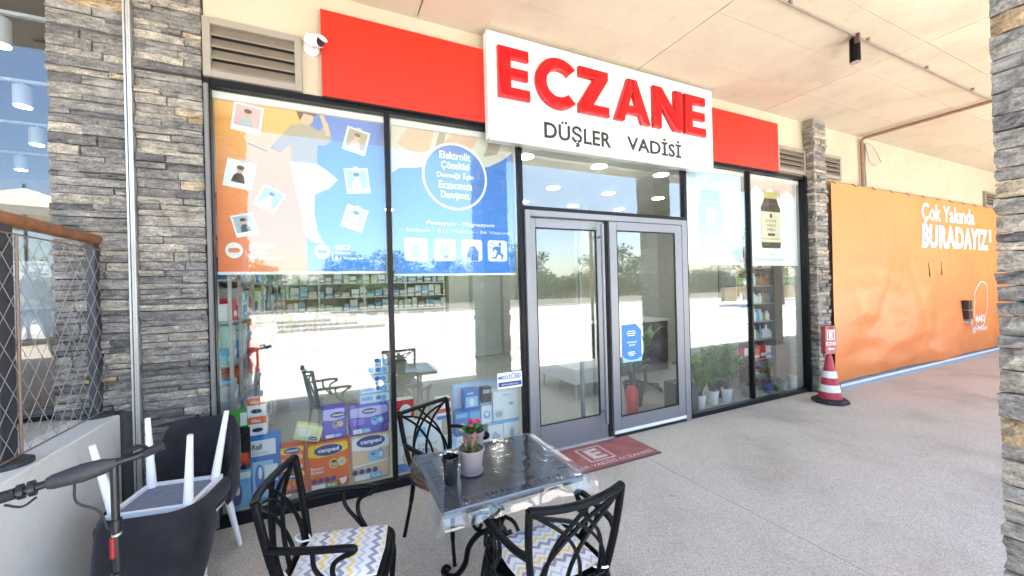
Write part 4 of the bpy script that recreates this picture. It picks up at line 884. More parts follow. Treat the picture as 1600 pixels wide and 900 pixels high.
M().lathe([(0.035, 0.0), (0.05, 0.02), (0.05, 0.05), (0.03, 0.08), (0.028, 0.14)], 16, (0, 0, 0.60)).build('neck', CR, cn, True, world=False)
hd = thing('x', None, None); bpy.data.objects.remove(hd)
hz = R(-22); HM = Matrix.Rotation(hz, 4, 'Z')
head = M().prism(rrect(-0.102, 0.102, 0.70, 1.10, 0.025), -0.045, 0.045).xf(HM).build('sign_head', pm('sign_head_red', (0.30, 0.006, 0.014), 0.3, coat=0.4), cn, bev=0.006, world=False)
def onhead(m_, mat, nm):
    o = m_.xf(HM).build(nm, mat, head, world=False); return o
SW = pm('sign_text_white', (0.80, 0.78, 0.76), 0.4)
m = M()
for q in ((-.065, .065, .905, .915), (-.065, .065, 1.035, 1.045), (-.065, -.055, .915, 1.035), (.055, .065, .915, 1.035)): m.box(q[0], q[1], -0.047, -0.0453, q[2], q[3])
onhead(m, SW, 'emblem_border')
m = M().prism([(-.032, .93), (.034, .93), (.034, .95), (-.008, .95), (-.008, .966), (.028, .966), (.028, .986), (-.008, .986), (-.008, 1.002), (.033, 1.002), (.033, 1.022), (-.032, 1.022)], -0.047, -0.0453); onhead(m, SW, 'emblem_letter')
vs, fs = text2d('ECZANE', 0.03); m = M().add([(-0.085+u*0.17, -0.0470, 0.825+w*0.05) for u, w, t in vs], fs); onhead(m, SW, 'lettering')
m = M().prism([(-.055, .775), (-.02, .80), (-.02, .784), (.055, .784), (.055, .766), (-.02, .766), (-.02, .75)], -0.047, -0.0453); onhead(m, SW, 'arrow')
M().prism(rrect(-0.04, 0.04, 1.065, 1.082, 0.008), -0.047, -0.0453).xf(HM).build('handle_slot', DARK, head, world=False)
# ================================================================== FURNITURE OUTSIDE
def bez(p, n=8):
    """smooth polyline through the given points (Catmull-Rom)"""
    p = [Vector(q) for q in p]; q = [p[0]*2-p[1]]+p+[p[-1]*2-p[-2]]; out = []
    for i in range(1, len(q)-2):
        for k in range(n):
            t = k/n; a, b, c, d = q[i-1], q[i], q[i+1], q[i+2]
            out.append(0.5*((2*b)+(c-a)*t+(2*a-5*b+4*c-d)*t*t+(3*b-a-3*c+d)*t*t*t))
    out.append(p[-1]); return out
def back_pt(u, v):
    w = 0.180+0.048*v+0.012*math.sin(3.1*v)
    return Vector((u*w, -0.205-0.075*v-0.035*(1-u*u)*(0.3+0.7*v), 0.455+0.425*v-0.012*(1-u*u)*v))
def lat(pts, n=10):
    q = bez([(a, b, 0) for a, b in pts], n); return [back_pt(a.x, a.y) for a in q]
def cast_chair(label, loc, rz):
    t = thing('cast_metal_chair', label, 'chair', loc, 'black cast metal garden chairs', rz)
    out = [(-0.20, -0.205), (0.20, -0.205), (0.235, 0.12), (0.21, 0.20), (0.12, 0.225), (-0.12, 0.225), (-0.21, 0.20), (-0.235, 0.12)]
    m = M(); n = len(out); m.v = [(x, y, 0.425) for x, y in out]+[(x, y, 0.452) for x, y in out]; m.f = [tuple(range(n))[::-1], tuple(range(n, 2*n))]+[(i, (i+1) % n, n+(i+1) % n, n+i) for i in range(n)]
    m.build('seat', IRON, t, bev=0.006, world=False)
    M().tube(bez([(x, y, 0.438) for x, y in out+out[:1]], 4), 0.014, 8, False).build('seat_rim', IRON, t, True, world=False)
    for s in (-1, 1):
        M().tube(bez([(s*.195, .185, .43), (s*.212, .215, .33), (s*.205, .205, .14), (s*.222, .235, .004)]), [0.017]*8+[0.015]*8+[0.012]*8+[0.014], 8).build('leg', IRON, t, True, world=False)
        M().tube(bez([(s*.18, -.195, .43), (s*.195, -.22, .25), (s*.215, -.275, .004)]), [0.016]*8+[0.013]*8+[0.013], 8).build('leg', IRON, t, True, world=False)
        M().tube(bez([tuple(back_pt(s*1.0, .50)), (s*.245, -.17, .672), (s*.262, -.03, .668), (s*.268, .085, .664), (s*.258, .118, .650), (s*.250, .085, .628)]), 0.018, 8, flat=0.8).build('armrest', IRON, t, True, world=False)
        M().tube(bez([(s*.255, .10, .634), (s*.258, .035, .60), (s*.250, .03, .53), (s*.238, .075, .44)]), 0.0115, 8).build('arm_support', IRON, t, True, world=False)
        M().tube(bez([(s*.264, -.05, .660), (s*.258, -.04, .58), (s*.248, .02, .50), (s*.238, .07, .44)]), 0.0105, 8).build('arm_support', IRON, t, True, world=False)
        M().tube([tuple(back_pt(s, v/8)) for v in range(-1, 9)], 0.019, 8, flat=0.8).build('back_post', IRON, t, True, world=False)
    M().tube([tuple(back_pt(u/8, 1.0)) for u in range(-8, 9)], 0.0195, 8, flat=0.8).build('top_rail', IRON, t, True, world=False)
    M().tube([tuple(back_pt(u/8, 0.04)) for u in range(-8, 9)], 0.011, 8).build('lower_rail', IRON, t, True, world=False)
    for s in (-1, 1):
        for pts in ([(-.95*s, .97), (-.35*s, .72), (.05*s, .38), (.22*s, .04)], [(-.95*s, .95), (-.1*s, .80), (.62*s, .42), (.95*s, .04)], [(-.18*s, 1.0), (.45*s, .62), (.70*s, .28), (.75*s, .04)]):
            M().tube(lat(pts), 0.0115, 6, flat=0.7).build('lattice_bar', IRON, t, True, world=False)
    return t
chF = cast_chair('black lattice back chair at the bottom left, facing the table', (0.03, -1.525, 0.0), R(-105))
chR = cast_chair('black lattice back chair seen from behind in the right foreground', (0.915, -1.985, 0.0), R(0))
chB = cast_chair('black lattice back chair between the table and the window', (0.77, -0.90, 0.0), R(-152))
def cushion(label, loc, rz, loops):
    t = thing('seat_cushion', label, 'cushion', loc, 'chevron seat cushions', rz)
    m = M(); n = 14; hw = 0.195
    for sgn in (1, -1):
        k = len(m.v)
        for j in range(n+1):
            for i in range(n+1):
                u, v = i/n*2-1, j/n*2-1; e = (1-u**4)*(1-v**4)
                x, y = u*hw*(1-0.05*v*v), v*hw*(1-0.05*u*u)
                m.v.append((x, y, 0.022+sgn*(0.002+0.020*max(0, e)**0.5)+0.003*noise.noise(Vector((x*14, y*14, sgn)))))
        for j in range(n):
            for i in range(n): a = k+j*(n+1)+i; q = (a, a+1, a+n+2, a+n+1); m.f.append(q if sgn > 0 else q[::-1])
    m.build('cover', CHEV, t, True, world=False)
    M().tube([(hw*math.copysign(min(1, abs(a)), a), hw*math.copysign(min(1, abs(b)), b), 0.022) for a, b in ((-.95, -.95), (0, -1), (.95, -.95), (1, 0), (.95, .95), (0, 1), (-.95, .95), (-1, 0), (-.95, -.95))], 0.004, 6).build('piping', W1, t, world=False)
    for lx, ly in loops: M().tube(bez([(lx, ly, .025), (lx-.03, ly-.035, .045), (lx+.01, ly-.07, .05), (lx+.04, ly-.04, .04), (lx+.01, ly, .025)]), 0.005, 6).build('tie_loop', W1, t, True, world=False)
cushion('grey and yellow chevron cushion on the bottom left chair', (0.035, -1.52, 0.4525), R(-105), ((0.15, -0.19), (-0.15, -0.19)))
cushion('grey and yellow chevron cushion on the right foreground chair', (0.915, -1.965, 0.4525), R(3), ((0.15, -0.19), (-0.15, -0.19)))

# table
tb = thing('bistro_table', 'black cast pedestal table with square top under clear plastic', 'table', (0.833, -1.54, 0))
TOPM = pm('table_top_dark', (0.024, 0.021, 0.021), 0.10, var=0.2, vscale=15, bump=0.10, bscale=45)
z0_, z1_ = 0.714, 0.740
m = M().bbox(-0.300, 0.300, -0.256, 0.256, z0_, z1_, 0.003, 1)
m.bbox(-0.382, 0.382, -0.338, -0.311, z0_-0.008, z1_, 0.005, 1).bbox(-0.382, 0.382, 0.311, 0.338, z0_-0.008, z1_, 0.005, 1).bbox(-0.382, -0.355, -0.3105, 0.3105, z0_-0.008, z1_, 0.005, 1).bbox(0.355, 0.382, -0.3105, 0.3105, z0_-0.008, z1_, 0.005, 1)
for sx in (-1, 1):
    for sy in (-1, 1): m.box(min(sx*.27, sx*.3545), max(sx*.27, sx*.3545), min(sy*.2565, sy*.3105), max(sy*.2565, sy*.3105), z0_, z1_)
    for sy in (-1, 1): m.box(min(sx*.3005, sx*.3545), max(sx*.3005, sx*.3545), min(sy*.226, sy*.256), max(sy*.226, sy*.256), z0_, z1_)
m.build('top', TOPM, tb, world=False)
m = M()
for k in range(-9, 10):
    for sy in (-1, 1): m.box(k*0.027-0.0075, k*0.027+0.0075, min(sy*.2565, sy*.3105), max(sy*.2565, sy*.3105), z0_+.002, z1_-.001)
for k in range(-7, 8):
    for sx in (-1, 1): m.box(min(sx*.3005, sx*.3545), max(sx*.3005, sx*.3545), k*0.027-0.0075, k*0.027+0.0075, z0_+.002, z1_-.001)
o = m.build('slotted_border', TOPM, tb, world=False); o['kind'] = 'stuff'
M().lathe([(0.05, 0.06), (0.075, 0.10), (0.05, 0.16), (0.034, 0.25), (0.03, 0.40), (0.036, 0.52), (0.055, 0.60), (0.085, 0.66), (0.11, 0.712)], 16).build('pedestal', IRON, tb, True, world=False)
for k in range(4):
    a = R(45+90*k); ca, sa = math.cos(a), math.sin(a)
    def P(r, z): return (r*ca, r*sa, z)
    M().tube(bez([P(.03, .36), P(.10, .33), P(.17, .24), P(.20, .13), P(.26, .05), P(.32, .035), P(.345, .06), P(.325, .085), P(.30, .07)]), 0.017, 8).build('scroll_leg', IRON, tb, True, world=False)
    M().tube(bez([P(.04, .46), P(.11, .44), P(.14, .38), P(.11, .35), P(.085, .385)]), 0.011, 7).build('scroll', IRON, tb, True, world=False)
    M().tube(bez([P(.045, .56), P(.10, .585), P(.17, .65), P(.26, .712)]), 0.012, 7).build('top_brace', IRON, tb, True, world=False)
    M().sphere(P(.32, .018), 0.022, 10, 6, (1, 1, .8)).build('foot', IRON, tb, True, world=False)
# clear plastic cover draped over the table
cv = thing('plastic_cover', 'wrinkled clear plastic sheet covering the bistro table', 'tablecloth', (0.833, -1.54, 0.745))
m = M(); nx = ny = 72; W, D = 0.492, 0.435; hx, hy = 0.387, 0.343
r = random.Random(3)
for j in range(ny+1):
    for i in range(nx+1):
        x, y = -W+2*W*i/nx, -D+2*D*j/ny; ox, oy = max(0, abs(x)-hx), max(0, abs(y)-hy); sx, sy = math.copysign(1, x), math.copysign(1, y)
        cut = 0.55 if y > 0 else 0.62
        if x > 0: fall_x, out_x = 0.35, 0.80
        else: fall_x, out_x = 0.92, 0.30
        fall_y, out_y = 0.88, 0.25
        ox *= 0.85; oy *= (0.95 if y < 0 else 0.9)
        z = 0.0012*noise.noise(Vector((x*16, y*16, 0)))+0.0006*noise.noise(Vector((x*50, y*50, 2)))
        wx = sx*(min(abs(x), hx)+ox*out_x); wy = sy*(min(abs(y), hy)+oy*out_y)
        if ox > 0 or oy > 0:
            q = max(ox, oy); wv = noise.noise(Vector((x*6, y*6, 5)))
            z -= max(ox*fall_x, oy*fall_y)+0.25*min(ox, oy); wx += sx*0.02*wv*q*4*(oy > 0)+0.012*wv*(ox > 0)*min(1, ox*12); wy += 0.016*wv*(oy > 0)*min(1, oy*14)
            if ox > 0 and oy > 0: c = 0.25*min(ox, oy)*math.sin(30*(ox-oy)); wx += sx*c; wy -= sy*c
        m.v.append((wx, wy, z))
for j in range(ny):
    for i in range(nx): a = j*(nx+1)+i; m.f.append((a, a+1, a+nx+2, a+nx+1))
m.build('sheet', CLEARP, cv, True, world=False)
# things on the table
ZT = 0.7475
def pot(label, x, y, r0, r1, h, mat, z=ZT, saucer=True, name='flower_pot', cat='flower pot', group=None):
    t = thing(name, label, cat, (x, y, z), group)
    M().lathe([(r0*.96, 0.0), (r0, 0.004), (r1*.98, h*.9), (r1*1.05, h*.9), (r1*1.05, h), (r1*.94, h), (r1*.92, h*.86)], 24).build('pot', mat, t, True, world=False)
    M().lathe([(r1*.9, h*.85), (r1*.4, h*.88)], 16).build('soil', pm('soil', (0.05, 0.035, 0.025), 0.95, var=0.3, vscale=60), t, world=False)
    if saucer: M().lathe([(r0*1.02, 0.0), (r0*1.16, 0.003), (r0*1.2, h*.14), (r0*1.06, h*.14)], 24).build('saucer', mat, t, True, world=False)
    return t
MAUVE = pm('pot_mauve', (0.235, 0.20, 0.205), 0.5, var=0.04)
SUCC = leaf_mat('succulent', (0.10, 0.11, 0.045), (0.28, 0.24, 0.12), 0.6); GRN = leaf_mat('leaf_pot_green', (0.04, 0.11, 0.025), (0.13, 0.25, 0.06), 0.4); REDF = leaf_mat('petal_red', (0.50, 0.02, 0.06), (0.72, 0.08, 0.14), 0.5)
def solid_leaves(m, c, n, L, w, r, up=0.6, spread=1.0, seg=4, droop=0.8):
    """individual strap leaves, curved, arching out from a point"""
    for _ in range(n):
        a = r.uniform(0, 6.283); l = L*r.uniform(0.6, 1.15); tilt = r.uniform(0.15, 1.0)*spread; d = Vector((math.cos(a), math.sin(a), 0)); k = len(m.v); sd = Vector((-math.sin(a), math.cos(a), 0))
        p = Vector(c); ang = math.pi/2-tilt*0.7
        for i in range(seg+1):
            t = i/seg; ww = w*math.sin(math.pi*(0.12+0.86*t))
            m.v += [tuple(p-sd*ww), tuple(p+Vector((0, 0, -0.25*ww))), tuple(p+sd*ww)]
            p = p+(d*math.cos(ang)+Vector((0, 0, math.sin(ang))))*(l/seg); ang -= droop*tilt*1.6/seg
        for i in range(seg): q = k+3*i; m.f += [(q, q+1, q+4, q+3), (q+1, q+2, q+5, q+4)]
r = random.Random(12)
t = pot('mauve grey flower pot with wilted succulent on the table', 0.690, -1.575, 0.055, 0.070, 0.132, MAUVE)
m = M()
for k in range(9): a = r.uniform(0, 6.28); q = r.uniform(0, .045); solid_leaves(m, (q*math.cos(a), q*math.sin(a), .112), 9, .06, .010, r, spread=1.2, seg=3)
for k in range(5):
    a = r.uniform(0, 6.28); p0 = (0.02*math.cos(a), 0.02*math.sin(a), .13); p1 = (0.04*math.cos(a), .04*math.sin(a), .13+r.uniform(.05, .10)); m.tube([p0, p1], .003, 5); solid_leaves(m, p1, 6, .028, .007, r, spread=1.3, seg=3)
m.build('plant', SUCC, t, True, world=False)
m = M()
for k in range(3): m.sphere((-.03+.03*k, .015*(-1)**k, .175+.012*k), .009, 7, 5)
m.build('blossom', REDF, t, True, world=False)
t = pot('mauve flower pot with red blossoms behind the other pot', 0.785, -1.335, 0.052, 0.068, 0.135, MAUVE)
m = M()
for k in range(12): a = r.uniform(0, 6.28); q = r.uniform(0, .06); solid_leaves(m, (q*math.cos(a), q*math.sin(a), .115+r.uniform(0, .03)), 8, .055, .013, r, spread=1.3, seg=3)
m.build('foliage', GRN, t, True, world=False)
m = M()
for k in range(7): a = r.uniform(0, 6.28); q = r.uniform(.01, .05); m.sphere((q*math.cos(a), q*math.sin(a), .175+r.uniform(0, .03)), .013, 8, 5, (1, 1, .8))
m.build('blossom', REDF, t, True, world=False)
t = thing('black_cup', 'small ribbed black plastic cup on the table', 'cup', (0.555, -1.635, ZT))
m = M(); n = 24; prof = [(.030, 0), (.032, .004), (.040, .118), (.044, .12), (.044, .135), (.040, .135), (.037, .12), (.030, .01)]
m.lathe(prof, n)
for i in range(len(m.v)):
    x, y, z = m.v[i]; q = 1+(0.05 if (i % n) % 3 == 0 else -0.02); m.v[i] = (x*q, y*q, z+(0.004 if z > .13 and (i % n) % 3 == 0 else 0))
m.build('cup_body', pm('cup_black', (0.010, 0.010, 0.013), 0.2), t, world=False)

# upholstered chairs, one stacked upside down on the other
def tub_chair(label, mw):
    t = thing('velvet_chair', label, 'chair', (0, 0, 0), 'velvet chairs with white legs'); t.matrix_world = mw
    m = M().bbox(-0.225, 0.225, -0.24, 0.20, 0.405, 0.505, 0.035, 4); m.build('seat', VELVET, t, True, world=False)
    m = M(); na, nv = 28, 12; P = []
    for side in (0, 1):
        for j in range(nv+1):
            v = j/nv
            for i in range(na+1):
                a = -1+2*i/na; aa = abs(a)
                hw = 0.222+0.012*v; dp = 0.25-0.03*v
                th_ = a*R(88)
                ex = 0.62
                x = hw*math.copysign(abs(math.sin(th_))**ex, th_); y = -0.02+dp*math.copysign(abs(math.cos(th_))**ex, math.cos(th_))
                top = 0.90-0.30*max(0, (aa-0.48)/0.52)**1.5
                z = 0.375+(top-0.375)*v; lean = 0.07*v*max(0, math.cos(th_))
                off = -0.030 if side else 0.030
                e = math.sin(math.pi*min(1, max(0, v)))**0.35*math.sin(math.pi*(0.02+0.96*(i/na)))**0.25
                m.v.append((x*(1+off*e/hw), y+lean+math.copysign(1, y)*off*e, z))
    k2 = (na+1)*(nv+1)
    for j in range(nv):
        for i in range(na):
            q = j*(na+1)+i; m.f.append((q, q+1, q+na+2, q+na+1)); q += k2; m.f.append((q, q+na+1, q+na+2, q+1))
    for i in range(na):
        a, b = nv*(na+1)+i, nv*(na+1)+i+1; m.f.append((a, b, b+k2, a+k2)); m.f.append((i+1, i, i+k2, i+1+k2))
    for j in range(nv):
        a, b = j*(na+1), (j+1)*(na+1); m.f.append((a, b, b+k2, a+k2)); a += na; b += na; m.f.append((b, a, a+k2, b+k2))
    m.build('backrest', VELVET, t, True, world=False)
    M().box(-0.165, 0.165, -0.175, 0.135, 0.392, 0.404).build('underside', SLATEBLUE, t, world=False)
    w = 0.022; x0, x1, y0, y1 = -0.19, 0.19, -0.20, 0.16
    M().box(x0, x1, y0, y0+w, 0.378, 0.403).box(x0, x1, y1-w, y1, 0.378, 0.403).box(x0, x0+w, y0+w, y1-w, 0.378, 0.403).box(x1-w, x1, y0+w, y1-w, 0.378, 0.403).build('leg_frame', LEGW, t, world=False)
    for sx in (-1, 1):
        for sy in (-1, 1):
            M().tube([(sx*.158, -.02+sy*.150, .40), (sx*.205, -.02+sy*.215, 0.002)], [0.024, 0.0135], 14).build('leg', LEGW, t, True, world=False)
    return t
tub_chair('upright dark velvet chair against the stone pilaster', Matrix.Translation((-0.845, -0.45, 0.0)) @ Matrix.Rotation(R(-14), 4, 'Z'))
tub_chair('dark velvet chair stacked upside down with white legs in the air', Matrix.Translation((-0.835, -0.83, 1.03)) @ Matrix.Rotation(R(-10), 4, 'Z') @ Matrix.Rotation(R(180), 4, 'X'))

# kick scooter leaning by the terrace wall
sco = thing('kick_scooter', 'black electric scooter with red clamp by the terrace wall', 'scooter', (-0.745, -1.62, 0.0))
BLK = pm('scooter_black', (0.014, 0.014, 0.016), 0.35); GRIP = pm('grip_rubber', (0.020, 0.020, 0.022), 0.7, bump=0.6, bscale=220); SRED = pm('scooter_red', (0.36, 0.006, 0.008), 0.4)
ctr = Vector((-0.748, -1.640, 1.128)); hd_ = Vector((0.94, 0.26, 0.12)).normalized()
lft = ctr-hd_*0.36+Vector((0, 0, 0.0)); rgt = ctr+hd_*0.145+Vector((0, 0, .012))
M().tube([lft, ctr-hd_*.1, ctr, ctr+hd_*.06, rgt], 0.0135, 10).build('handlebar', BLK, sco, True)
M().tube([ctr-hd_*.165, ctr-hd_*.15, ctr-hd_*.08, ctr-hd_*.03, ctr+hd_*.01], [0.020, .026, .034, .030, .016], 12).build('bag_wrap', pm('scooter_wrap', (0.035, 0.035, 0.038), 0.55, bump=0.5, bscale=25), sco, True)
M().tube([ctr+hd_*.085, rgt], 0.0175, 12).build('grip', GRIP, sco, True); M().tube([ctr-hd_*.235, lft], 0.0195, 12).build('grip', GRIP, sco, True)
M().tube([ctr-hd_*.23, ctr-hd_*.215], 0.026, 12).tube([ctr-hd_*.205, ctr-hd_*.19], 0.027, 12).build('clamp_ring', BLK, sco, True)
M().tube(bez([ctr+hd_*.03+Vector((0, .0, .03)), ctr+hd_*.075+Vector((.0, .0, .035)), ctr+hd_*.10+Vector((-.01, .02, .01))]), [.018]*8+[.014]*8+[.006], 8, flat=.5).build('brake_lever', BLK, sco, True)
M().tube(bez([ctr-hd_*.25+Vector((0, -.02, -.022)), ctr-hd_*.21+Vector((0, -.025, -.045)), ctr-hd_*.18+Vector((0, -.02, -.03))]), .004, 6).build('throttle_cable', RUBBER, sco, True)
M().tube(bez([ctr-hd_*.10+Vector((0, 0, -.03)), ctr-hd_*.095+Vector((0, 0, -.10)), ctr-hd_*.04+Vector((0, .0, -.16)), ctr-hd_*.018+Vector((0, 0, -.24))]), .0038, 6).build('brake_cable', RUBBER, sco, True)
M().tube([ctr+Vector((.002, 0, .015)), ctr+Vector((.004, 0, -.30)), ctr+Vector((.01, .02, -.95))], [0.0125, .0125, .016], 12).build('stem', BLK, sco, True)
M().tube([ctr+Vector((.004, 0, -.212)), ctr+Vector((.004, 0, -.245))], .0175, 12).build('collar', BLK, sco, True); M().tube([ctr+Vector((.005, 0, -.41)), ctr+Vector((.006, 0, -.47))], .018, 12).build('collar', BLK, sco, True)
M().tube([ctr+Vector((.004, 0, -.265)), ctr+Vector((.005, 0, -.272))], .0145, 12).build('chrome_ring', ALUL, sco, True)
M().tube([ctr+Vector((-.004, -.008, -.275)), ctr+Vector((-.004, -.008, -.350))], .0085, 10).build('red_sleeve', SRED, sco, True)
M().bbox(ctr.x-.03, ctr.x+.045, ctr.y-.05, ctr.y+.03, ctr.z-.545, ctr.z-.478, .012, 2).build('folding_clamp', SRED, sco, True)
for yy in (-.02, 0.92):
    w_ = M().tube([(ctr.x-.02, ctr.y+yy, .108), (ctr.x+.03, ctr.y+yy, .108)], .105, 22).build('wheel', RUBBER, sco, True); M().tube([(ctr.x-.024, ctr.y+yy, .108), (ctr.x+.034, ctr.y+yy, .108)], .06, 18).build('hub', BLK, w_, True)
M().bbox(ctr.x-.07, ctr.x+.08, ctr.y+.14, ctr.y+.78, .12, .16, .012, 2).build('deck', BLK, sco, True); M().tube([ctr+Vector((.01, .02, -.94)), (ctr.x+.005, ctr.y+.16, .15)], .028, 10).build('neck', BLK, sco, True)
M().bbox(ctr.x-.035, ctr.x+.045, ctr.y+.76, ctr.y+1.0, .222, .235, .005, 1).build('rear_fender', SRED, sco, True)
# ================================================================== GOODS IN THE WINDOW
def P_(name, c, rough=0.35): return pm('pack_'+name, c, rough)
ORG = P_('orange', (0.84, 0.13, 0.008)); YEL = P_('yellow', (0.88, 0.60, 0.015)); PUR = P_('purple', (0.17, 0.11, 0.56)); LIL = P_('lilac', (0.52, 0.47, 0.78)); PCH = P_('peach', (0.80, 0.56, 0.36)); WPK = P_('white', (0.80, 0.81, 0.82)); NVY = P_('navy', (0.02, 0.04, 0.22)); SKY = P_('sky', (0.16, 0.46, 0.75)); BLU = P_('blue', (0.03, 0.17, 0.52)); BKP = P_('black', (0.02, 0.02, 0.024)); REDP = P_('red', (0.62, 0.03, 0.03)); GRNP = P_('green', (0.08, 0.42, 0.05)); PYL = P_('pale_yellow', (0.82, 0.78, 0.38)); GRYK = P_('grey', (0.42, 0.44, 0.46)); TEAL = P_('teal', (0.10, 0.45, 0.55))
def soft_pack(label, x0, x1, z0, z1, y0, d, mat, tilt=0.0, name='nappy_pack', grp='soft packs of nappies in the left window'):
    """plastic-wrapped pack with puffed faces; returns the thing, prints go on its front"""
    t = thing(name, label, 'pack', ((x0+x1)/2, y0, z0), grp); t.rotation_euler[1] = tilt
    w, h = x1-x0, z1-z0; bm = bmesh.new(); bmesh.ops.create_grid(bm, x_segments=1, y_segments=1, size=1); bm.free()
    m = M().bbox(-w/2, w/2, 0.0, d, 0.0, h, min(w, h, d)*0.16, 4)
    def puff(v):
        x, y, z = v; a = max(0, 1-(2*x/w)**2)*max(0, 1-(2*z/h-1)**2)
        return (x*(1-0.02*math.cos(9*z/h)), y-0.012*a*(1 if y < d/2 else -1)+0.004*noise.noise(Vector((x*18, z*18, y*9+x0))), z)
    m.v = [puff(v) for v in m.v]; m.build('wrapper', mat, t, True, world=False); return t, w, h
def pr_on(t, pts, lev, mat, nm): return plate(t, pts, -0.0135-0.0008*lev, mat, nm, 0.0004, world=False)
def brand(t, cx, cz, w, lev=3):
    e = pr_on(t, ell(cx, cz, w/2, w*0.21, 26), lev, NVY, 'brand_oval'); text_on(e, 'canped', cx-w*0.36, cx+w*0.38, cz-w*0.11, cz+w*0.10, -0.0135-0.0008*(lev+1)-0.0004, W1, 0.03, world=False)
def people(t, cx, cz, s, lev=3, blue=False):
    a = pr_on(t, ell(cx-s*.5, cz, s*.62, s*.68, 22), lev, SKY if blue else YEL, 'photo_ring'); pr_on(t, ell(cx+s*.5, cz+s*.12, s*.56, s*.62, 22), lev+1, SKY if blue else YEL, 'photo_ring')
    pr_on(a, ell(cx-s*.5, cz, s*.5, s*.56, 20), lev+2, BEI if not blue else LBL, 'photo'); pr_on(a, ell(cx-s*.45, cz+s*.1, s*.28, s*.32, 16), lev+3, SKIN if not blue else SKY, 'photo_face'); pr_on(a, ell(cx-s*.5, cz+s*.3, s*.3, s*.2, 14), lev+4, HAIR if not blue else BLU, 'photo_hair')
    pr_on(a, ell(cx+s*.5, cz+s*.12, s*.44, s*.5, 20), lev+5, CRM if not blue else LBL, 'photo'); pr_on(a, ell(cx+s*.5, cz+s*.15, s*.26, s*.3, 16), lev+6, SKIN if not blue else WPK, 'photo_face')
def badges(t, cx, cz, n, s, lev=2):
    for k in range(n): pr_on(t, ell(cx+(k-(n-1)/2)*s*1.5, cz+0.02*(k-(n-1)/2)*0, s*.62, s*.62, 14), lev, NVY, 'badge')
def size_tag(t, x0, x1, z0, z1, txt, col, lev=2):
    w = x1-x0; pr_on(t, [(x0, z0), (x0+w*.52, z0), (x0+w*.52, z1), (x0, z1)], lev, WPK, 'info_box'); e = pr_on(t, [(x0+w*.54, z0), (x1, z0), (x1, z1), (x0+w*.54, z1)], lev, col, 'size_box')
    text_on(e, txt, x0+w*.62, x1-w*.10, z0+(z1-z0)*.22, z1-(z1-z0)*.2, -0.0135-0.0008*(lev+1)-0.0004, W1, 0.03, world=False)
def orange_pack(label, x0, x1, z0, z1, y0, big):
    t, w, h = soft_pack(label, x0, x1, z0, z1, y0, 0.16, ORG)
    pr_on(t, [(-w*.46, h*.74), (-w*.2, h*.70), (w*.1, h*.72), (w*.46, h*.80), (w*.46, h*.93), (w*.40, h*.97), (-w*.40, h*.97), (-w*.46, h*.93)], 0, YEL, 'top_band')
    brand(t, 0.0, h*.84, w*.66, 2); people(t, w*.22, h*.54, w*.19, 2)
    text_on(t, 'Emici', -w*.40, -w*.12, h*.46, h*.52, -0.0145, W1, 0.02, world=False); text_on(t, 'Külot', -w*.40, -w*.12, h*.385, h*.445, -0.0145, W1, 0.02, world=False)
    badges(t, -w*.12, h*.235, 4, w*.10); size_tag(t, -w*.40, w*.2, h*.07, h*.16, 'M 30', GRNP); pr_on(t, [(w*.24, h*.20), (w*.42, h*.22), (w*.40, h*.12), (w*.33, h*.07), (w*.27, h*.11)], 2, WPK, 'pants_icon')
orange_pack('large orange nappy pack with yellow top in the left window', -0.195, 0.135, 0.077, 0.485, 0.07, True)
orange_pack('small orange nappy pack, lower of two behind the chair back', -0.385, -0.205, 0.077, 0.285, 0.085, False)
orange_pack('small orange nappy pack, upper of two beside the large orange one', -0.388, -0.208, 0.290, 0.495, 0.082, False)
t, w, h = soft_pack('peach coloured nappy pack with white top at the window mullion', 0.145, 0.478, 0.077, 0.485, 0.07, 0.16, PCH)
pr_on(t, [(-w*.46, h*.72), (0, h*.66), (w*.46, h*.72), (w*.46, h*.93), (w*.40, h*.97), (-w*.40, h*.97), (-w*.46, h*.93)], 0, WPK, 'top_band'); brand(t, 0, h*.86, w*.72, 2); people(t, w*.14, h*.54, w*.19, 2, True); badges(t, -w*.16, h*.24, 4, w*.11); size_tag(t, -w*.40, w*.26, h*.06, h*.17, 'XL 26', SKY); pr_on(t, [(-w*.46, h*.34), (w*.46, h*.40), (w*.46, h*.44), (-w*.46, h*.38)], 0, WPK, 'swoosh')
t, w, h = soft_pack('large purple nappy pack on top of the peach one', 0.135, 0.475, 0.488, 0.742, 0.075, 0.15, PUR)
pr_on(t, [(-w*.46, h*.66), (0, h*.60), (w*.46, h*.70), (w*.46, h*.93), (w*.40, h*.96), (-w*.40, h*.96), (-w*.46, h*.93)], 0, LIL, 'top_band'); brand(t, 0.0, h*.82, w*.36, 2); people(t, w*.20, h*.44, w*.15, 2, True); size_tag(t, -w*.40, w*.02, h*.08, h*.24, 'L 30', SKY)
for k in range(3): pr_on(t, [(-w*.40, h*(.40+.07*k)), (-w*.12, h*(.40+.07*k)), (-w*.12, h*(.42+.07*k)), (-w*.40, h*(.42+.07*k))], 2, LIL, 'text_line')
t, w, h = soft_pack('narrow purple nappy pack on top of the large orange one', -0.075, 0.115, 0.488, 0.762, 0.09, 0.15, PUR)
pr_on(t, [(-w*.44, h*.64), (0, h*.60), (w*.44, h*.66), (w*.44, h*.93), (w*.38, h*.96), (-w*.38, h*.96), (-w*.44, h*.93)], 0, LIL, 'top_band'); brand(t, 0.03, h*.77, w*.62, 2); people(t, w*.16, h*.46, w*.20, 2); size_tag(t, -w*.36, w*.30, h*.08, h*.18, 'S 30', SKY)
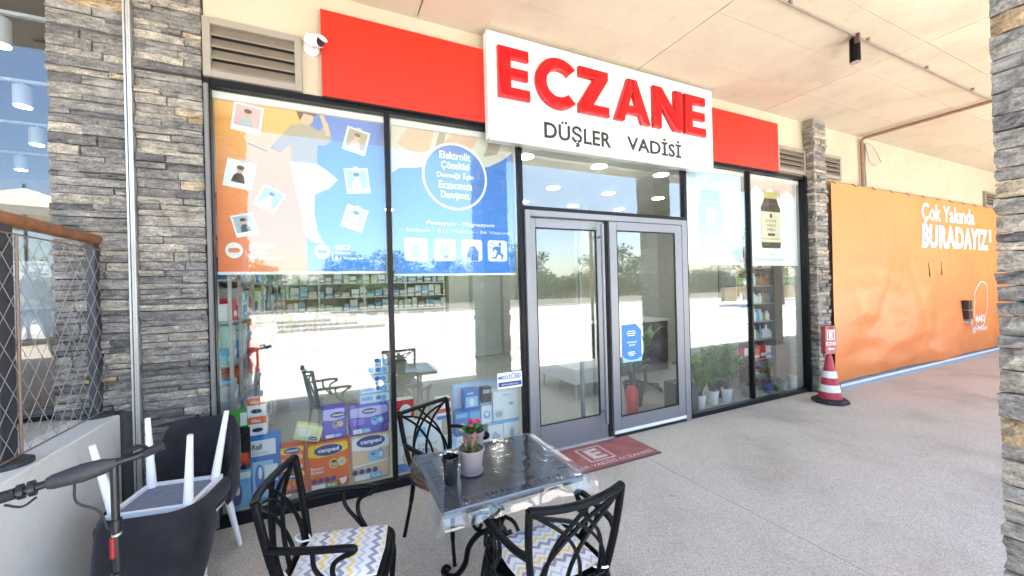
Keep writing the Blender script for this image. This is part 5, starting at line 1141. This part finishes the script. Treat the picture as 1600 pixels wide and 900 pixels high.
t, w, h = soft_pack('pale yellow wipes pack lying tilted on the orange packs', -0.305, -0.095, 0.515, 0.645, 0.075, 0.11, PYL, R(17)); brand(t, w*.22, h*.28, w*.34, 2); pr_on(t, rrect(-w*.36, w*.1, h*.35, h*.8, .02), 1, WPK, 'lid')
def carton(label, x0, x1, z0, z1, y0, d, mat, bands=(), texts=(), shapes=(), name='product_carton', cat='carton', group='cartons displayed in the shop window'):
    t = thing(name, label, cat, ((x0+x1)/2, y0, z0), group)
    M().bbox(x0, x1, y0, y0+d, z0, z1, 0.002, 1).build('box', mat, t)
    w, h = x1-x0, z1-z0
    for k, (a, b, c, e, col) in enumerate(bands): plate(t, [(x0+w*a, z0+h*c), (x0+w*b, z0+h*c), (x0+w*b, z0+h*e), (x0+w*a, z0+h*e)], y0-0.0004-0.0007*k, col, 'print_panel', 0.0004)
    for k, (cx, cz, rx, rz, col) in enumerate(shapes): plate(t, ell(x0+w*cx, z0+h*cz, w*rx, h*rz, 18), y0-0.0050-0.0007*k, col, 'print_shape', 0.0004)
    for s, a, b, c, e, col in texts: text_on(t, s, x0+w*a, x0+w*b, z0+h*c, z0+h*e, y0-0.0098, col, 0.015)
    return t
carton('tall blue and white insole carton marked Roll in the left window', -0.585, -0.385, 0.077, 0.62, 0.09, 0.10, BLU, [(0, .85, .70, .93, WPK), (.05, .75, .08, .62, LBL), (.45, .9, .30, .55, WPK)], [('Roll', .05, .38, .80, .88, BKP), ('Comfort', .05, .60, .73, .77, GRYK)], [(.28, .38, .16, .2, BLU), (.3, .45, .07, .09, WPK)])
carton('black and red carton above the blue one in the left window', -0.735, -0.588, 0.375, 0.70, 0.09, 0.10, BKP, [(.1, .6, .1, .42, GRYK), (.55, .95, .12, .40, REDP)], [('magnet', .1, .6, .80, .87, WPK)], [(.7, .3, .2, .1, ORG)])
carton('bright green carton on the black one behind the velvet chair', -0.735, -0.600, 0.705, 0.83, 0.10, 0.10, GRNP, [(.62, .95, .1, .9, WPK)], [('MR', .1, .4, .3, .6, WPK)])
carton('light blue shoe insole carton at the bottom left of the window', -0.755, -0.588, 0.077, 0.370, 0.08, 0.12, SKY, [(0, 1, .78, .95, WPK)], [('Diva', .1, .6, .82, .91, BLU)], [(.45, .40, .2, .32, NVY), (.48, .48, .09, .12, WPK)])
carton('orange and white carton, lower of two on the insole carton', -0.60, -0.475, 0.622, 0.77, 0.10, 0.08, WPK, [(0, 1, .62, 1, ORG)], [('fiks', .2, .7, .72, .9, WPK)], [(.5, .3, .3, .12, BKP)])
carton('orange and white carton, upper of two on the insole carton', -0.605, -0.480, 0.772, 0.92, 0.10, 0.08, WPK, [(0, 1, .62, 1, ORG)], [('fiks', .2, .7, .72, .9, WPK)], [(.5, .3, .3, .12, BKP)])
for k in range(5): carton(('lowest', 'second lowest', 'middle', 'second highest', 'topmost')[k]+' light blue carton stacked on the purple packs', 0.235+0.008*(k % 2), 0.482+0.004*(k % 2), 0.746+0.083*k, 0.826+0.083*k, 0.11+0.01*(k % 3), 0.14, WPK, [(0, 1, 0, .16, SKY), (.02, .45, .3, .9, LBL)], [('soft', .1, .35, .5, .75, BLU)], [(.62, .58, .1, .25, BLU), (.80, .5, .12, .34, SKY)])
# second window
carton('tall white carton with red top at the left of the second window', 0.545, 0.70, 0.077, 0.74, 0.09, 0.12, WPK, [(0, 1, .74, 1, REDP), (0, 1, .0, .12, BLU)], [('Control', .1, .8, .45, .50, GRYK), ('Care', .1, .5, .38, .43, BLU)], [(.5, .84, .36, .10, WPK), (.55, .2, .3, .1, SKIN)])
carton('tall white carton marked Care under the chair back', 0.705, 0.96, 0.077, 0.50, 0.09, 0.12, WPK, [(0, 1, .0, .12, BLU), (0, .4, .7, .9, LBL)], [('Control', .1, .8, .50, .57, GRYK), ('Care', .1, .5, .38, .47, BLU)], [(.6, .28, .25, .14, SKIN)])
carton('small red striped carton behind the chair lattice', 0.92, 1.06, 0.502, 0.70, 0.10, 0.10, WPK, [(0, 1, .8, 1, REDP), (0, 1, .3, .5, REDP), (0, 1, 0, .16, BLU)])
carton('wide pale blue display board behind the small cartons', 1.12, 1.62, 0.077, 0.78, 0.25, 0.02, LBL, [(0.02, .98, .62, .98, ink('board_pale', (0.55, 0.66, 0.80)))], (), [(.55, .78, .06, .12, GRYK), (.72, .8, .03, .14, WPK)], 'display_board', 'board')
carton('white device carton with blue stripe beside the door frame', 1.50, 1.79, 0.377, 0.69, 0.10, 0.14, WPK, [(0, 1, .0, .04, SKY), (.0, .42, .04, .40, ink('pale', (0.62, 0.74, 0.82)))], [('omnia', .36, .66, .82, .90, SKY)], [(.22, .25, .14, .1, GRYK), (.7, .55, .1, .05, SKY)])
carton('white carton with grey drawing, left below the device carton', 1.44, 1.61, 0.077, 0.372, 0.10, 0.14, WPK, [(0, 1, .93, 1, SKY)], (), [(.5, .45, .28, .2, GRYK), (.45, .6, .15, .1, LBL)])
carton('white carton with grey drawing, right below the device carton', 1.615, 1.795, 0.077, 0.372, 0.10, 0.14, WPK, [(0, 1, .93, 1, SKY)], (), [(.5, .55, .15, .2, GRYK), (.3, .2, .08, .05, GRYK), (.6, .2, .08, .05, GRYK)])
carton('blue thermometer carton in front of the display board', 1.10, 1.24, 0.30, 0.54, 0.11, 0.10, BLU, [(.08, .92, .72, .92, SKY)], [('Temp', .15, .7, .77, .87, WPK)], [(.5, .35, .26, .16, WPK), (.5, .35, .16, .1, GRYK)])
carton('upright blue device carton, tallest before the display board', 1.205, 1.36, 0.545, 0.74, 0.13, 0.10, BLU, [(.1, .9, .1, .62, LBL)], [('neb', .2, .6, .76, .88, WPK)], [(.5, .35, .14, .2, WPK)])
carton('blue carton under the tall device carton', 1.245, 1.375, 0.30, 0.54, 0.12, 0.10, BLU, [(.08, .92, .55, .9, SKY)], (), [(.5, .3, .2, .14, WPK)])
carton('small white carton with blue device beside the blue ones', 1.38, 1.495, 0.377, 0.58, 0.12, 0.09, WPK, [(0, 1, .88, 1, SKY)], (), [(.5, .42, .34, .2, SKY), (.5, .46, .18, .1, WPK)])
carton('dark grey carton behind the small white carton', 1.40, 1.50, 0.585, 0.735, 0.14, 0.08, BKP, [(.1, .9, .6, .85, GRYK)])
carton('row of pale cartons at the floor of the second window', 0.965, 1.435, 0.077, 0.295, 0.10, 0.14, WPK, [(0, 1, 0, .15, SKY), (.0, .3, .2, 1, LBL), (.32, .62, .2, .9, ink('pale', (0.62, 0.74, 0.82)))], (), [(.15, .6, .08, .2, WPK), (.48, .55, .1, .2, GRYK), (.8, .55, .1, .25, SKY)])

# ================================================================== SHOP INTERIOR
STEEL = pm('shelf_steel', (0.36, 0.36, 0.36), 0.4, metal=0.4)
rp = random.Random(21)
PM = [WPK, WPK, WPK, WPK, WPK, SKY, SKY, BLU, BLU, LBL, LBL, P_('mint', (0.5, 0.72, 0.66)), GRYK, P_('cream', (0.75, 0.70, 0.58)), REDP, GRNP, ORG, TEAL, NVY]
UNIT = {}
def unit_box(mat):
    if mat.name not in UNIT:
        me = M().box(-.5, .5, -.5, .5, 0, 1).box(-.46, .46, -.515, -.501, .18, .42).mesh('medicine_box', mat); me.materials.append(WPK if mat is not WPK else SKY)
        for p in list(me.polygons)[6:]: p.material_index = 1
        UNIT[mat.name] = me
    return UNIT[mat.name]
CN = {}
def goods(label, group, x, y, z, sx, sy, sz, rz, mat, lev=None):
    cn = mat.name.replace('pack_', '').replace('print_', '').replace('_', ' ')
    label = label.replace('small ', 'small '+cn+' ', 1).replace('tiny ', 'tiny '+cn+' ', 1)
    if label.startswith('carton'): label = cn+' '+label
    if lev is not None: label = label.replace('on the ', 'on the '+('lowest', 'second', 'third', 'fourth', 'fifth', 'sixth', 'seventh')[lev]+' level of the ', 1)
    o = bpy.data.objects.new('medicine_box', unit_box(mat)); COL.objects.link(o); o.location = (x, y, z); o.scale = (sx, sy, sz); o.rotation_euler[2] = rz
    tag(o, label, 'box', group)
# steel shelving along the left wall
sh = thing('wall_shelving', 'grey steel shelving along the left wall inside the shop', 'shelving', (-0.93, 2.2, 0))
LV = [0.12, 0.50, 0.86, 1.20, 1.54, 1.88, 2.22, 2.56]
for y in (0.13, 0.50, 1.18, 1.85, 2.5, 3.2, 3.9, 4.6): M().box(-0.715, -0.69, y-0.012, y+0.012, 0.0, 2.75).build('upright', STEEL, sh)
for z in LV: M().box(-1.15, -0.695, 0.14, 4.6, z-0.018, z).build('shelf', STEEL, sh)
M().box(-1.19, -1.16, 0.27, 4.6, 0, 2.75).build('back_panel', STEEL, sh)
for zi, z in enumerate(LV[:6]):
    y = 0.17
    while y < 2.9:
        wd = rp.uniform(.06, .15); hh = rp.uniform(.08, .24); mt_ = rp.choice(PM)
        if hh < .17 and rp.random() < .6:
            goods('small medicine box on the left wall shelves', 'medicine boxes on the left shelves', -0.80, y+wd/2, z+hh+.001, wd*.95, .16, min(hh, .30-hh), R(90), mt_, zi)
        goods('small medicine box on the left wall shelves', 'medicine boxes on the left shelves', -0.80+rp.uniform(-.02, .01), y+wd/2, z+.001, wd*.95, .16, hh, R(90), mt_, zi); y += wd+rp.uniform(.004, .03)
hb = thing('red_handbag', 'bright red first aid bag hanging at the steel shelves', 'bag', (-0.66, 0.9, 1.0))
M().bbox(-0.70, -0.62, 0.78, 1.02, 1.0, 1.34, 0.03, 3).build('bag_body', REDP, hb, True); M().tube(bez([(-.66, .84, 1.33), (-.66, .86, 1.43), (-.66, .94, 1.43), (-.66, .96, 1.33)]), .01, 6).build('handle', REDP, hb, True)
# shelving on the back wall
bs = thing('back_shelving', 'wide shelving packed with medicine on the back wall of the shop', 'shelving', (0.8, 6.4, 0))
BL = [0.35, 0.68, 1.0, 1.32, 1.64, 1.96, 2.28]
for z in BL: M().box(-1.15, 2.72, 6.12, 6.55, z-0.02, z).build('shelf', WHITE, bs)
for x in (-1.15, -0.2, 0.75, 1.7, 2.65): M().box(x, x+0.03, 6.11, 6.12, 0, 2.65).build('upright', WHITE, bs)
M().box(-1.18, 2.74, 6.551, 6.598, 0, 2.7).build('back_panel', pm('shelf_back', (0.5, 0.53, 0.5), 0.6), bs)
PB = [WPK, WPK, WPK, P_('cream', (0.75, 0.70, 0.58)), GRYK, LBL, P_('mint', (0.5, 0.72, 0.66)), SKY]
for zi, z in enumerate(BL[2:]):
    x = -1.1
    while x < 2.6:
        wd = rp.uniform(.09, .19); goods('small medicine box on the back wall shelves', 'medicine boxes on the back shelves', x+wd/2, 6.24, z+.001, wd*.92, .2, rp.uniform(.1, .27), 0, rp.choice(PB), zi); x += wd+rp.uniform(.0, .04)
go = thing('display_gondola', 'grey free-standing display unit in the middle of the shop', 'display unit', (-0.36, 3.2, 0))
GG = pm('gondola_grey', (0.33, 0.36, 0.35), 0.5)
M().box(-0.56, -0.52, 3.0, 3.5, 0, 1.35).box(-0.16, -0.12, 3.0, 3.5, 0, 1.35).box(-0.52, -0.16, 3.46, 3.5, 0, 1.35).build('sides', GG, go); M().box(-0.519, -0.161, 3.02, 3.459, 0, 0.55).build('drawer_block', GG, go)
for z in (0.85, 1.12, 1.33): M().box(-0.519, -0.161, 3.0, 3.459, z-.02, z).build('shelf', GG, go)
for z in (0.552, 0.852, 1.122, 1.332):
    x = -0.5
    while x < -.2: wd = rp.uniform(.04, .09); goods('tiny product box on the grey display unit', 'boxes on the display unit', x+wd/2, 3.12, z, wd*.9, .1, rp.uniform(.08, .17), 0, rp.choice(PM)); x += wd+.005
dw = thing('interior_door', 'pale grey door in the back wall of the shop', 'door', (3.8, 5.94, 0))
M().bbox(3.36, 4.14, 5.90, 5.945, 0.012, 2.08, .004, 1).build('leaf', pm('door_grey', (0.50, 0.55, 0.52), 0.5), dw); M().box(3.29, 3.352, 5.90, 5.949, 0, 2.15).box(4.148, 4.21, 5.90, 5.949, 0, 2.15).box(3.352, 4.148, 5.90, 5.949, 2.09, 2.15).build('frame', pm('door_frame_grey', (0.36, 0.39, 0.38), 0.5), dw); M().tube([(3.44, 5.88, 1.02), (3.56, 5.88, 1.02)], .011, 8).build('handle', ALUL, dw)
def extinguisher(label, x, y):
    t = thing('fire_extinguisher', label, 'extinguisher', (x, y, 0.003), 'fire extinguishers in the shop')
    M().lathe([(.07, 0), (.078, .02), (.078, .34), (.05, .40), (.022, .42)], 18).build('cylinder', REDP, t, True, world=False); M().lathe([(.02, .42), (.028, .44), (.02, .48)], 10).build('valve', INK, t, True, world=False); M().tube(bez([(.02, 0, .45), (.10, 0, .42), (.10, 0, .25), (.085, 0, .12)]), .011, 6).build('hose', INK, t, True, world=False)
extinguisher('red fire extinguisher beside the pale interior door', 4.36, 5.6); extinguisher('red fire extinguisher behind the right door leaf', 3.62, 0.42)
ds = thing('white_bench', 'low white display bench on thin legs behind the left door leaf', 'bench', (3.85, 2.0, 0))
M().bbox(3.42, 4.25, 1.45, 2.55, .22, .46, .008, 1).build('top', WHITE, ds)
for x in (3.47, 4.2):
    for y in (1.5, 2.0, 2.5): M().tube([(x, y, .003), (x, y, .22)], .014, 8).build('leg', ALUL, ds)
# desk corner behind the right door leaf
dk = thing('counter_desk', 'white sales counter behind the right door leaf', 'desk', (5.4, 2.6, 0))
M().bbox(4.75, 6.3, 2.3, 2.9, .003, 1.0, .01, 1).build('body', pm('desk_dark', (0.10, 0.09, 0.085), 0.5), dk); M().bbox(4.7, 6.35, 2.25, 2.95, 1.001, 1.04, .006, 1).build('top', WHITE, dk)
oc = thing('office_chair', 'black office chair behind the right door leaf', 'chair', (4.75, 1.35, 0))
M().bbox(-.24, .24, -.24, .24, .44, .53, .03, 3).build('seat', RUBBER, oc, True, world=False); M().bbox(-.23, .23, .2, .27, .58, 1.12, .03, 3).build('backrest', RUBBER, oc, True, world=False); M().tube([(0, 0, .08), (0, 0, .44)], .03, 10).build('gas_lift', INK, oc, True, world=False); M().tube(bez([(0, .23, .62), (0, .32, .55), (0, .2, .44)]), .02, 8).build('back_support', INK, oc, True, world=False)
for k in range(5): a = R(72*k); M().tube([(0, 0, .1), (.27*math.cos(a), .27*math.sin(a), .06)], .02, 8).sphere((.27*math.cos(a), .27*math.sin(a), .033), .03, 8, 6).build('castor_arm', INK, oc, True, world=False)
for k, (x, mt_) in enumerate(((4.9, WPK), (5.12, WPK), (5.35, GRYK), (5.6, SKY))): goods('carton lying on the white sales counter', 'cartons on the sales counter', x, 2.5, 1.041, .16, .14, .14, 0, mt_)
ic = thing('interior_column', 'beige interior column wrapped with a climbing plant', 'column', (5.15, 3.3, 0))
M().box(4.95, 5.45, 3.1, 3.6, .003, 3.419).build('shaft', pm('column_beige', (0.50, 0.45, 0.36), .7, var=.06), ic)
vn = thing('climbing_vine', 'dark green vine hanging down the interior column', 'plant', (5.2, 3.06, 1.2))
m = M(); r = random.Random(8)
for k in range(46): solid_leaves(m, (5.2+.06*math.sin(k*.8)+r.uniform(-.05, .05), 3.07, 1.15+k*.042), 4, .10, .032, r, spread=1.4, seg=3)
m.build('foliage', leaf_mat('vine_leaf', (0.012, 0.03, 0.01), (0.04, 0.07, 0.02)), vn, True); M().tube([(5.2, 3.08, 1.1), (5.22, 3.08, 2.1), (5.2, 3.08, 3.1)], .01, 6).build('stem', BARK, vn)
# potted plants in the right windows
WPOT = pm('pot_white', (0.74, 0.73, 0.71), .4); DPOT = pm('pot_dark', (0.035, 0.035, 0.04), .5); BPOT = pm('pot_blue', (0.05, 0.10, 0.25), .4); GPOT = pm('pot_green', (0.12, 0.20, 0.13), .5)
GR2 = leaf_mat('leaf_bright', (0.07, 0.19, 0.03), (0.20, 0.38, 0.08), .4); GR3 = leaf_mat('leaf_varieg', (0.10, 0.20, 0.08), (0.38, 0.48, 0.26), .4); ORC = leaf_mat('petal_lilac', (0.55, 0.40, 0.62), (0.80, 0.72, 0.84), .6); DRY = leaf_mat('leaf_reddish', (0.10, 0.07, 0.04), (0.22, 0.17, 0.09), .5)
def plant(label, x, y, r0, r1, h, pmat, z, kind, ph, seed, n=10, spr=.06):
    t = pot(label, x, y, r0, r1, h, pmat, z, False, 'potted_plant', 'potted plant', 'potted plants in the right windows'); r = random.Random(seed); m = M(); st_ = M()
    for k in range(n):
        a = r.uniform(0, 6.28); q = r.uniform(0, r1*.5); top = h+ph*r.uniform(.35, 1.0); e = (q*math.cos(a)+spr*math.cos(a)*r.random(), q*math.sin(a)+spr*math.sin(a)*r.random(), top*.9)
        st_.tube([(q*math.cos(a), q*math.sin(a), h*.85), e], .004, 5)
        for s in range(4): f = .45+.55*s/3; solid_leaves(m, (e[0]*f, e[1]*f, h+(e[2]-h)*f), 3, ph*.26, ph*.05, r, spread=1.2, seg=4)
    st_.build('stems', BARK, t, world=False); m.build('foliage', kind, t, True, world=False); return t
z0 = 0.004
plant('leafy plant in a white pot, leftmost of three in the window', 4.66, 0.22, .055, .075, .19, WPOT, z0, GR2, .60, 1, 18, .12)
plant('leafy plant in a cream pot between two white pots', 4.98, 0.27, .065, .085, .20, WPOT, z0, GR2, .68, 2, 20, .14)
plant('tall leafy plant in a white pot, rightmost of three', 5.24, 0.24, .055, .075, .20, WPOT, z0, GR2, .78, 3, 24, .20)
plant('yellowish plant in a dark pot at the mullion', 5.40, 0.45, .08, .10, .22, DPOT, z0, GR3, .35, 4)
t = plant('orchid with pale lilac blossoms in a white pot', 4.62, 0.42, .05, .07, .16, WPOT, 0.62, GRN, .18, 5, 5); m = M(); r = random.Random(6)
for k in range(34): c = Vector((.10+r.gauss(0, .10), r.gauss(0, .04), .34+r.gauss(0, .05))); solid_leaves(m, c, 4, .038, .016, r, spread=1.6, seg=2)
m.build('blossom', ORC, t, True, world=False); M().tube(bez([(0, 0, .15), (.03, 0, .3), (.12, 0, .38), (.24, 0, .34)]), .004, 5).build('flower_stalk', BARK, t, world=False)
os_ = thing('plant_stand', 'tall black planter box used as plant stand', 'planter', (4.42, 0.3, 0)); M().bbox(4.27, 4.52, .12, .5, .003, .38, .01, 1).build('box', DPOT, os_); M().bbox(4.50, 4.76, .34, .56, .59, .615, .004, 1).build('shelf_board', DPOT, os_); M().tube([(4.63, .45, .003), (4.63, .45, .59)], .02, 8).build('post', DPOT, os_)
plant('large striped leaf plant in a black pot behind the right door leaf', 3.98, 0.78, .11, .15, .34, DPOT, z0, GR3, .95, 7, 26, .20)
plant('reddish shrub in a grey pot in the rightmost window', 5.80, 0.28, .10, .12, .17, pm('pot_grey', (.25, .25, .26), .5), z0, DRY, .42, 8, 16, .12)
plant('dark green plant in a blue pot in the rightmost window', 6.22, 0.26, .06, .08, .16, BPOT, z0, GRN, .36, 9, 12, .1)
plant('small plant in a green pot beside the blue pot', 6.42, 0.22, .05, .075, .14, GPOT, z0, GR2, .12, 10, 6)
plant('small cactus in a pale green pot near the corner', 6.60, 0.24, .05, .065, .12, pm('pot_sage', (.36, .46, .42), .5), z0, GR3, .09, 11, 5)
for k in range(2):
    t = thing('stacked_pot', ('lower', 'upper')[k]+' of two empty white pots in the window corner', 'flower pot', (6.70, 0.15, z0+.115*k), 'empty white pots'); M().lathe([(.045, 0), (.055, .11), (.058, .11), (.058, .113), (.05, .113)], 18).build('pot', WPOT, t, True, world=False)
# bottle shelf behind the rightmost window
su = thing('bottle_shelf', 'narrow shelf of bottles behind the rightmost window', 'shelving', (6.3, 0.7, 0))
for z in (.45, .78, 1.08, 1.38, 1.68, 1.98): M().box(5.95, 6.95, .55, .85, z-.012, z).build('shelf', GRYK, su)
for x in (5.95, 6.93): M().box(x, x+.02, .55, .85, .003, 2.3).build('side', STEEL, su)
M().box(5.95, 6.95, .851, .87, .003, 2.3).build('back_panel', pm('shelf_brown', (.12, .075, .05), .6), su)
BM = {}
for z in (.78, 1.08, 1.38, 1.68):
    x = 6.0
    while x < 6.9:
        mt_ = rp.choice([WPK, WPK, SKY, P_('olive', (.30, .32, .10)), BLU, P_('amber', (.35, .14, .03))]); w_ = rp.uniform(.028, .042); h_ = rp.uniform(.13, .23)
        if mt_.name not in BM: BM[mt_.name] = M().lathe([(.9, 0), (1, .03), (1, .68), (.45, .80), (.45, .84), (.55, .84), (.55, 1.0), (.4, 1.0)], 14).mesh('bottle', mt_, True)
        o = bpy.data.objects.new('medicine_bottle', BM[mt_.name]); COL.objects.link(o); o.location = (x+w_, .64, z+.001); o.scale = (w_, w_, h_); tag(o, 'small '+mt_.name.replace('pack_', '')+' bottle on the '+{.78: 'lowest', 1.08: 'second', 1.38: 'third', 1.68: 'top'}[z]+' bottle shelf behind the rightmost window', 'bottle', 'bottles on the narrow shelf'); x += w_*2+rp.uniform(.005, .02)
for z, mm in ((.452, [REDP, WPK, ORG]), (1.982, [REDP, WPK, GRYK])):
    x = 6.0
    while x < 6.85: w_ = rp.uniform(.08, .16); goods('carton on the narrow shelf behind the rightmost window', 'cartons on the narrow shelf', x+w_/2, .66, z, w_*.95, .16, rp.uniform(.15, .24), 0, rp.choice(mm)); x += w_+.01
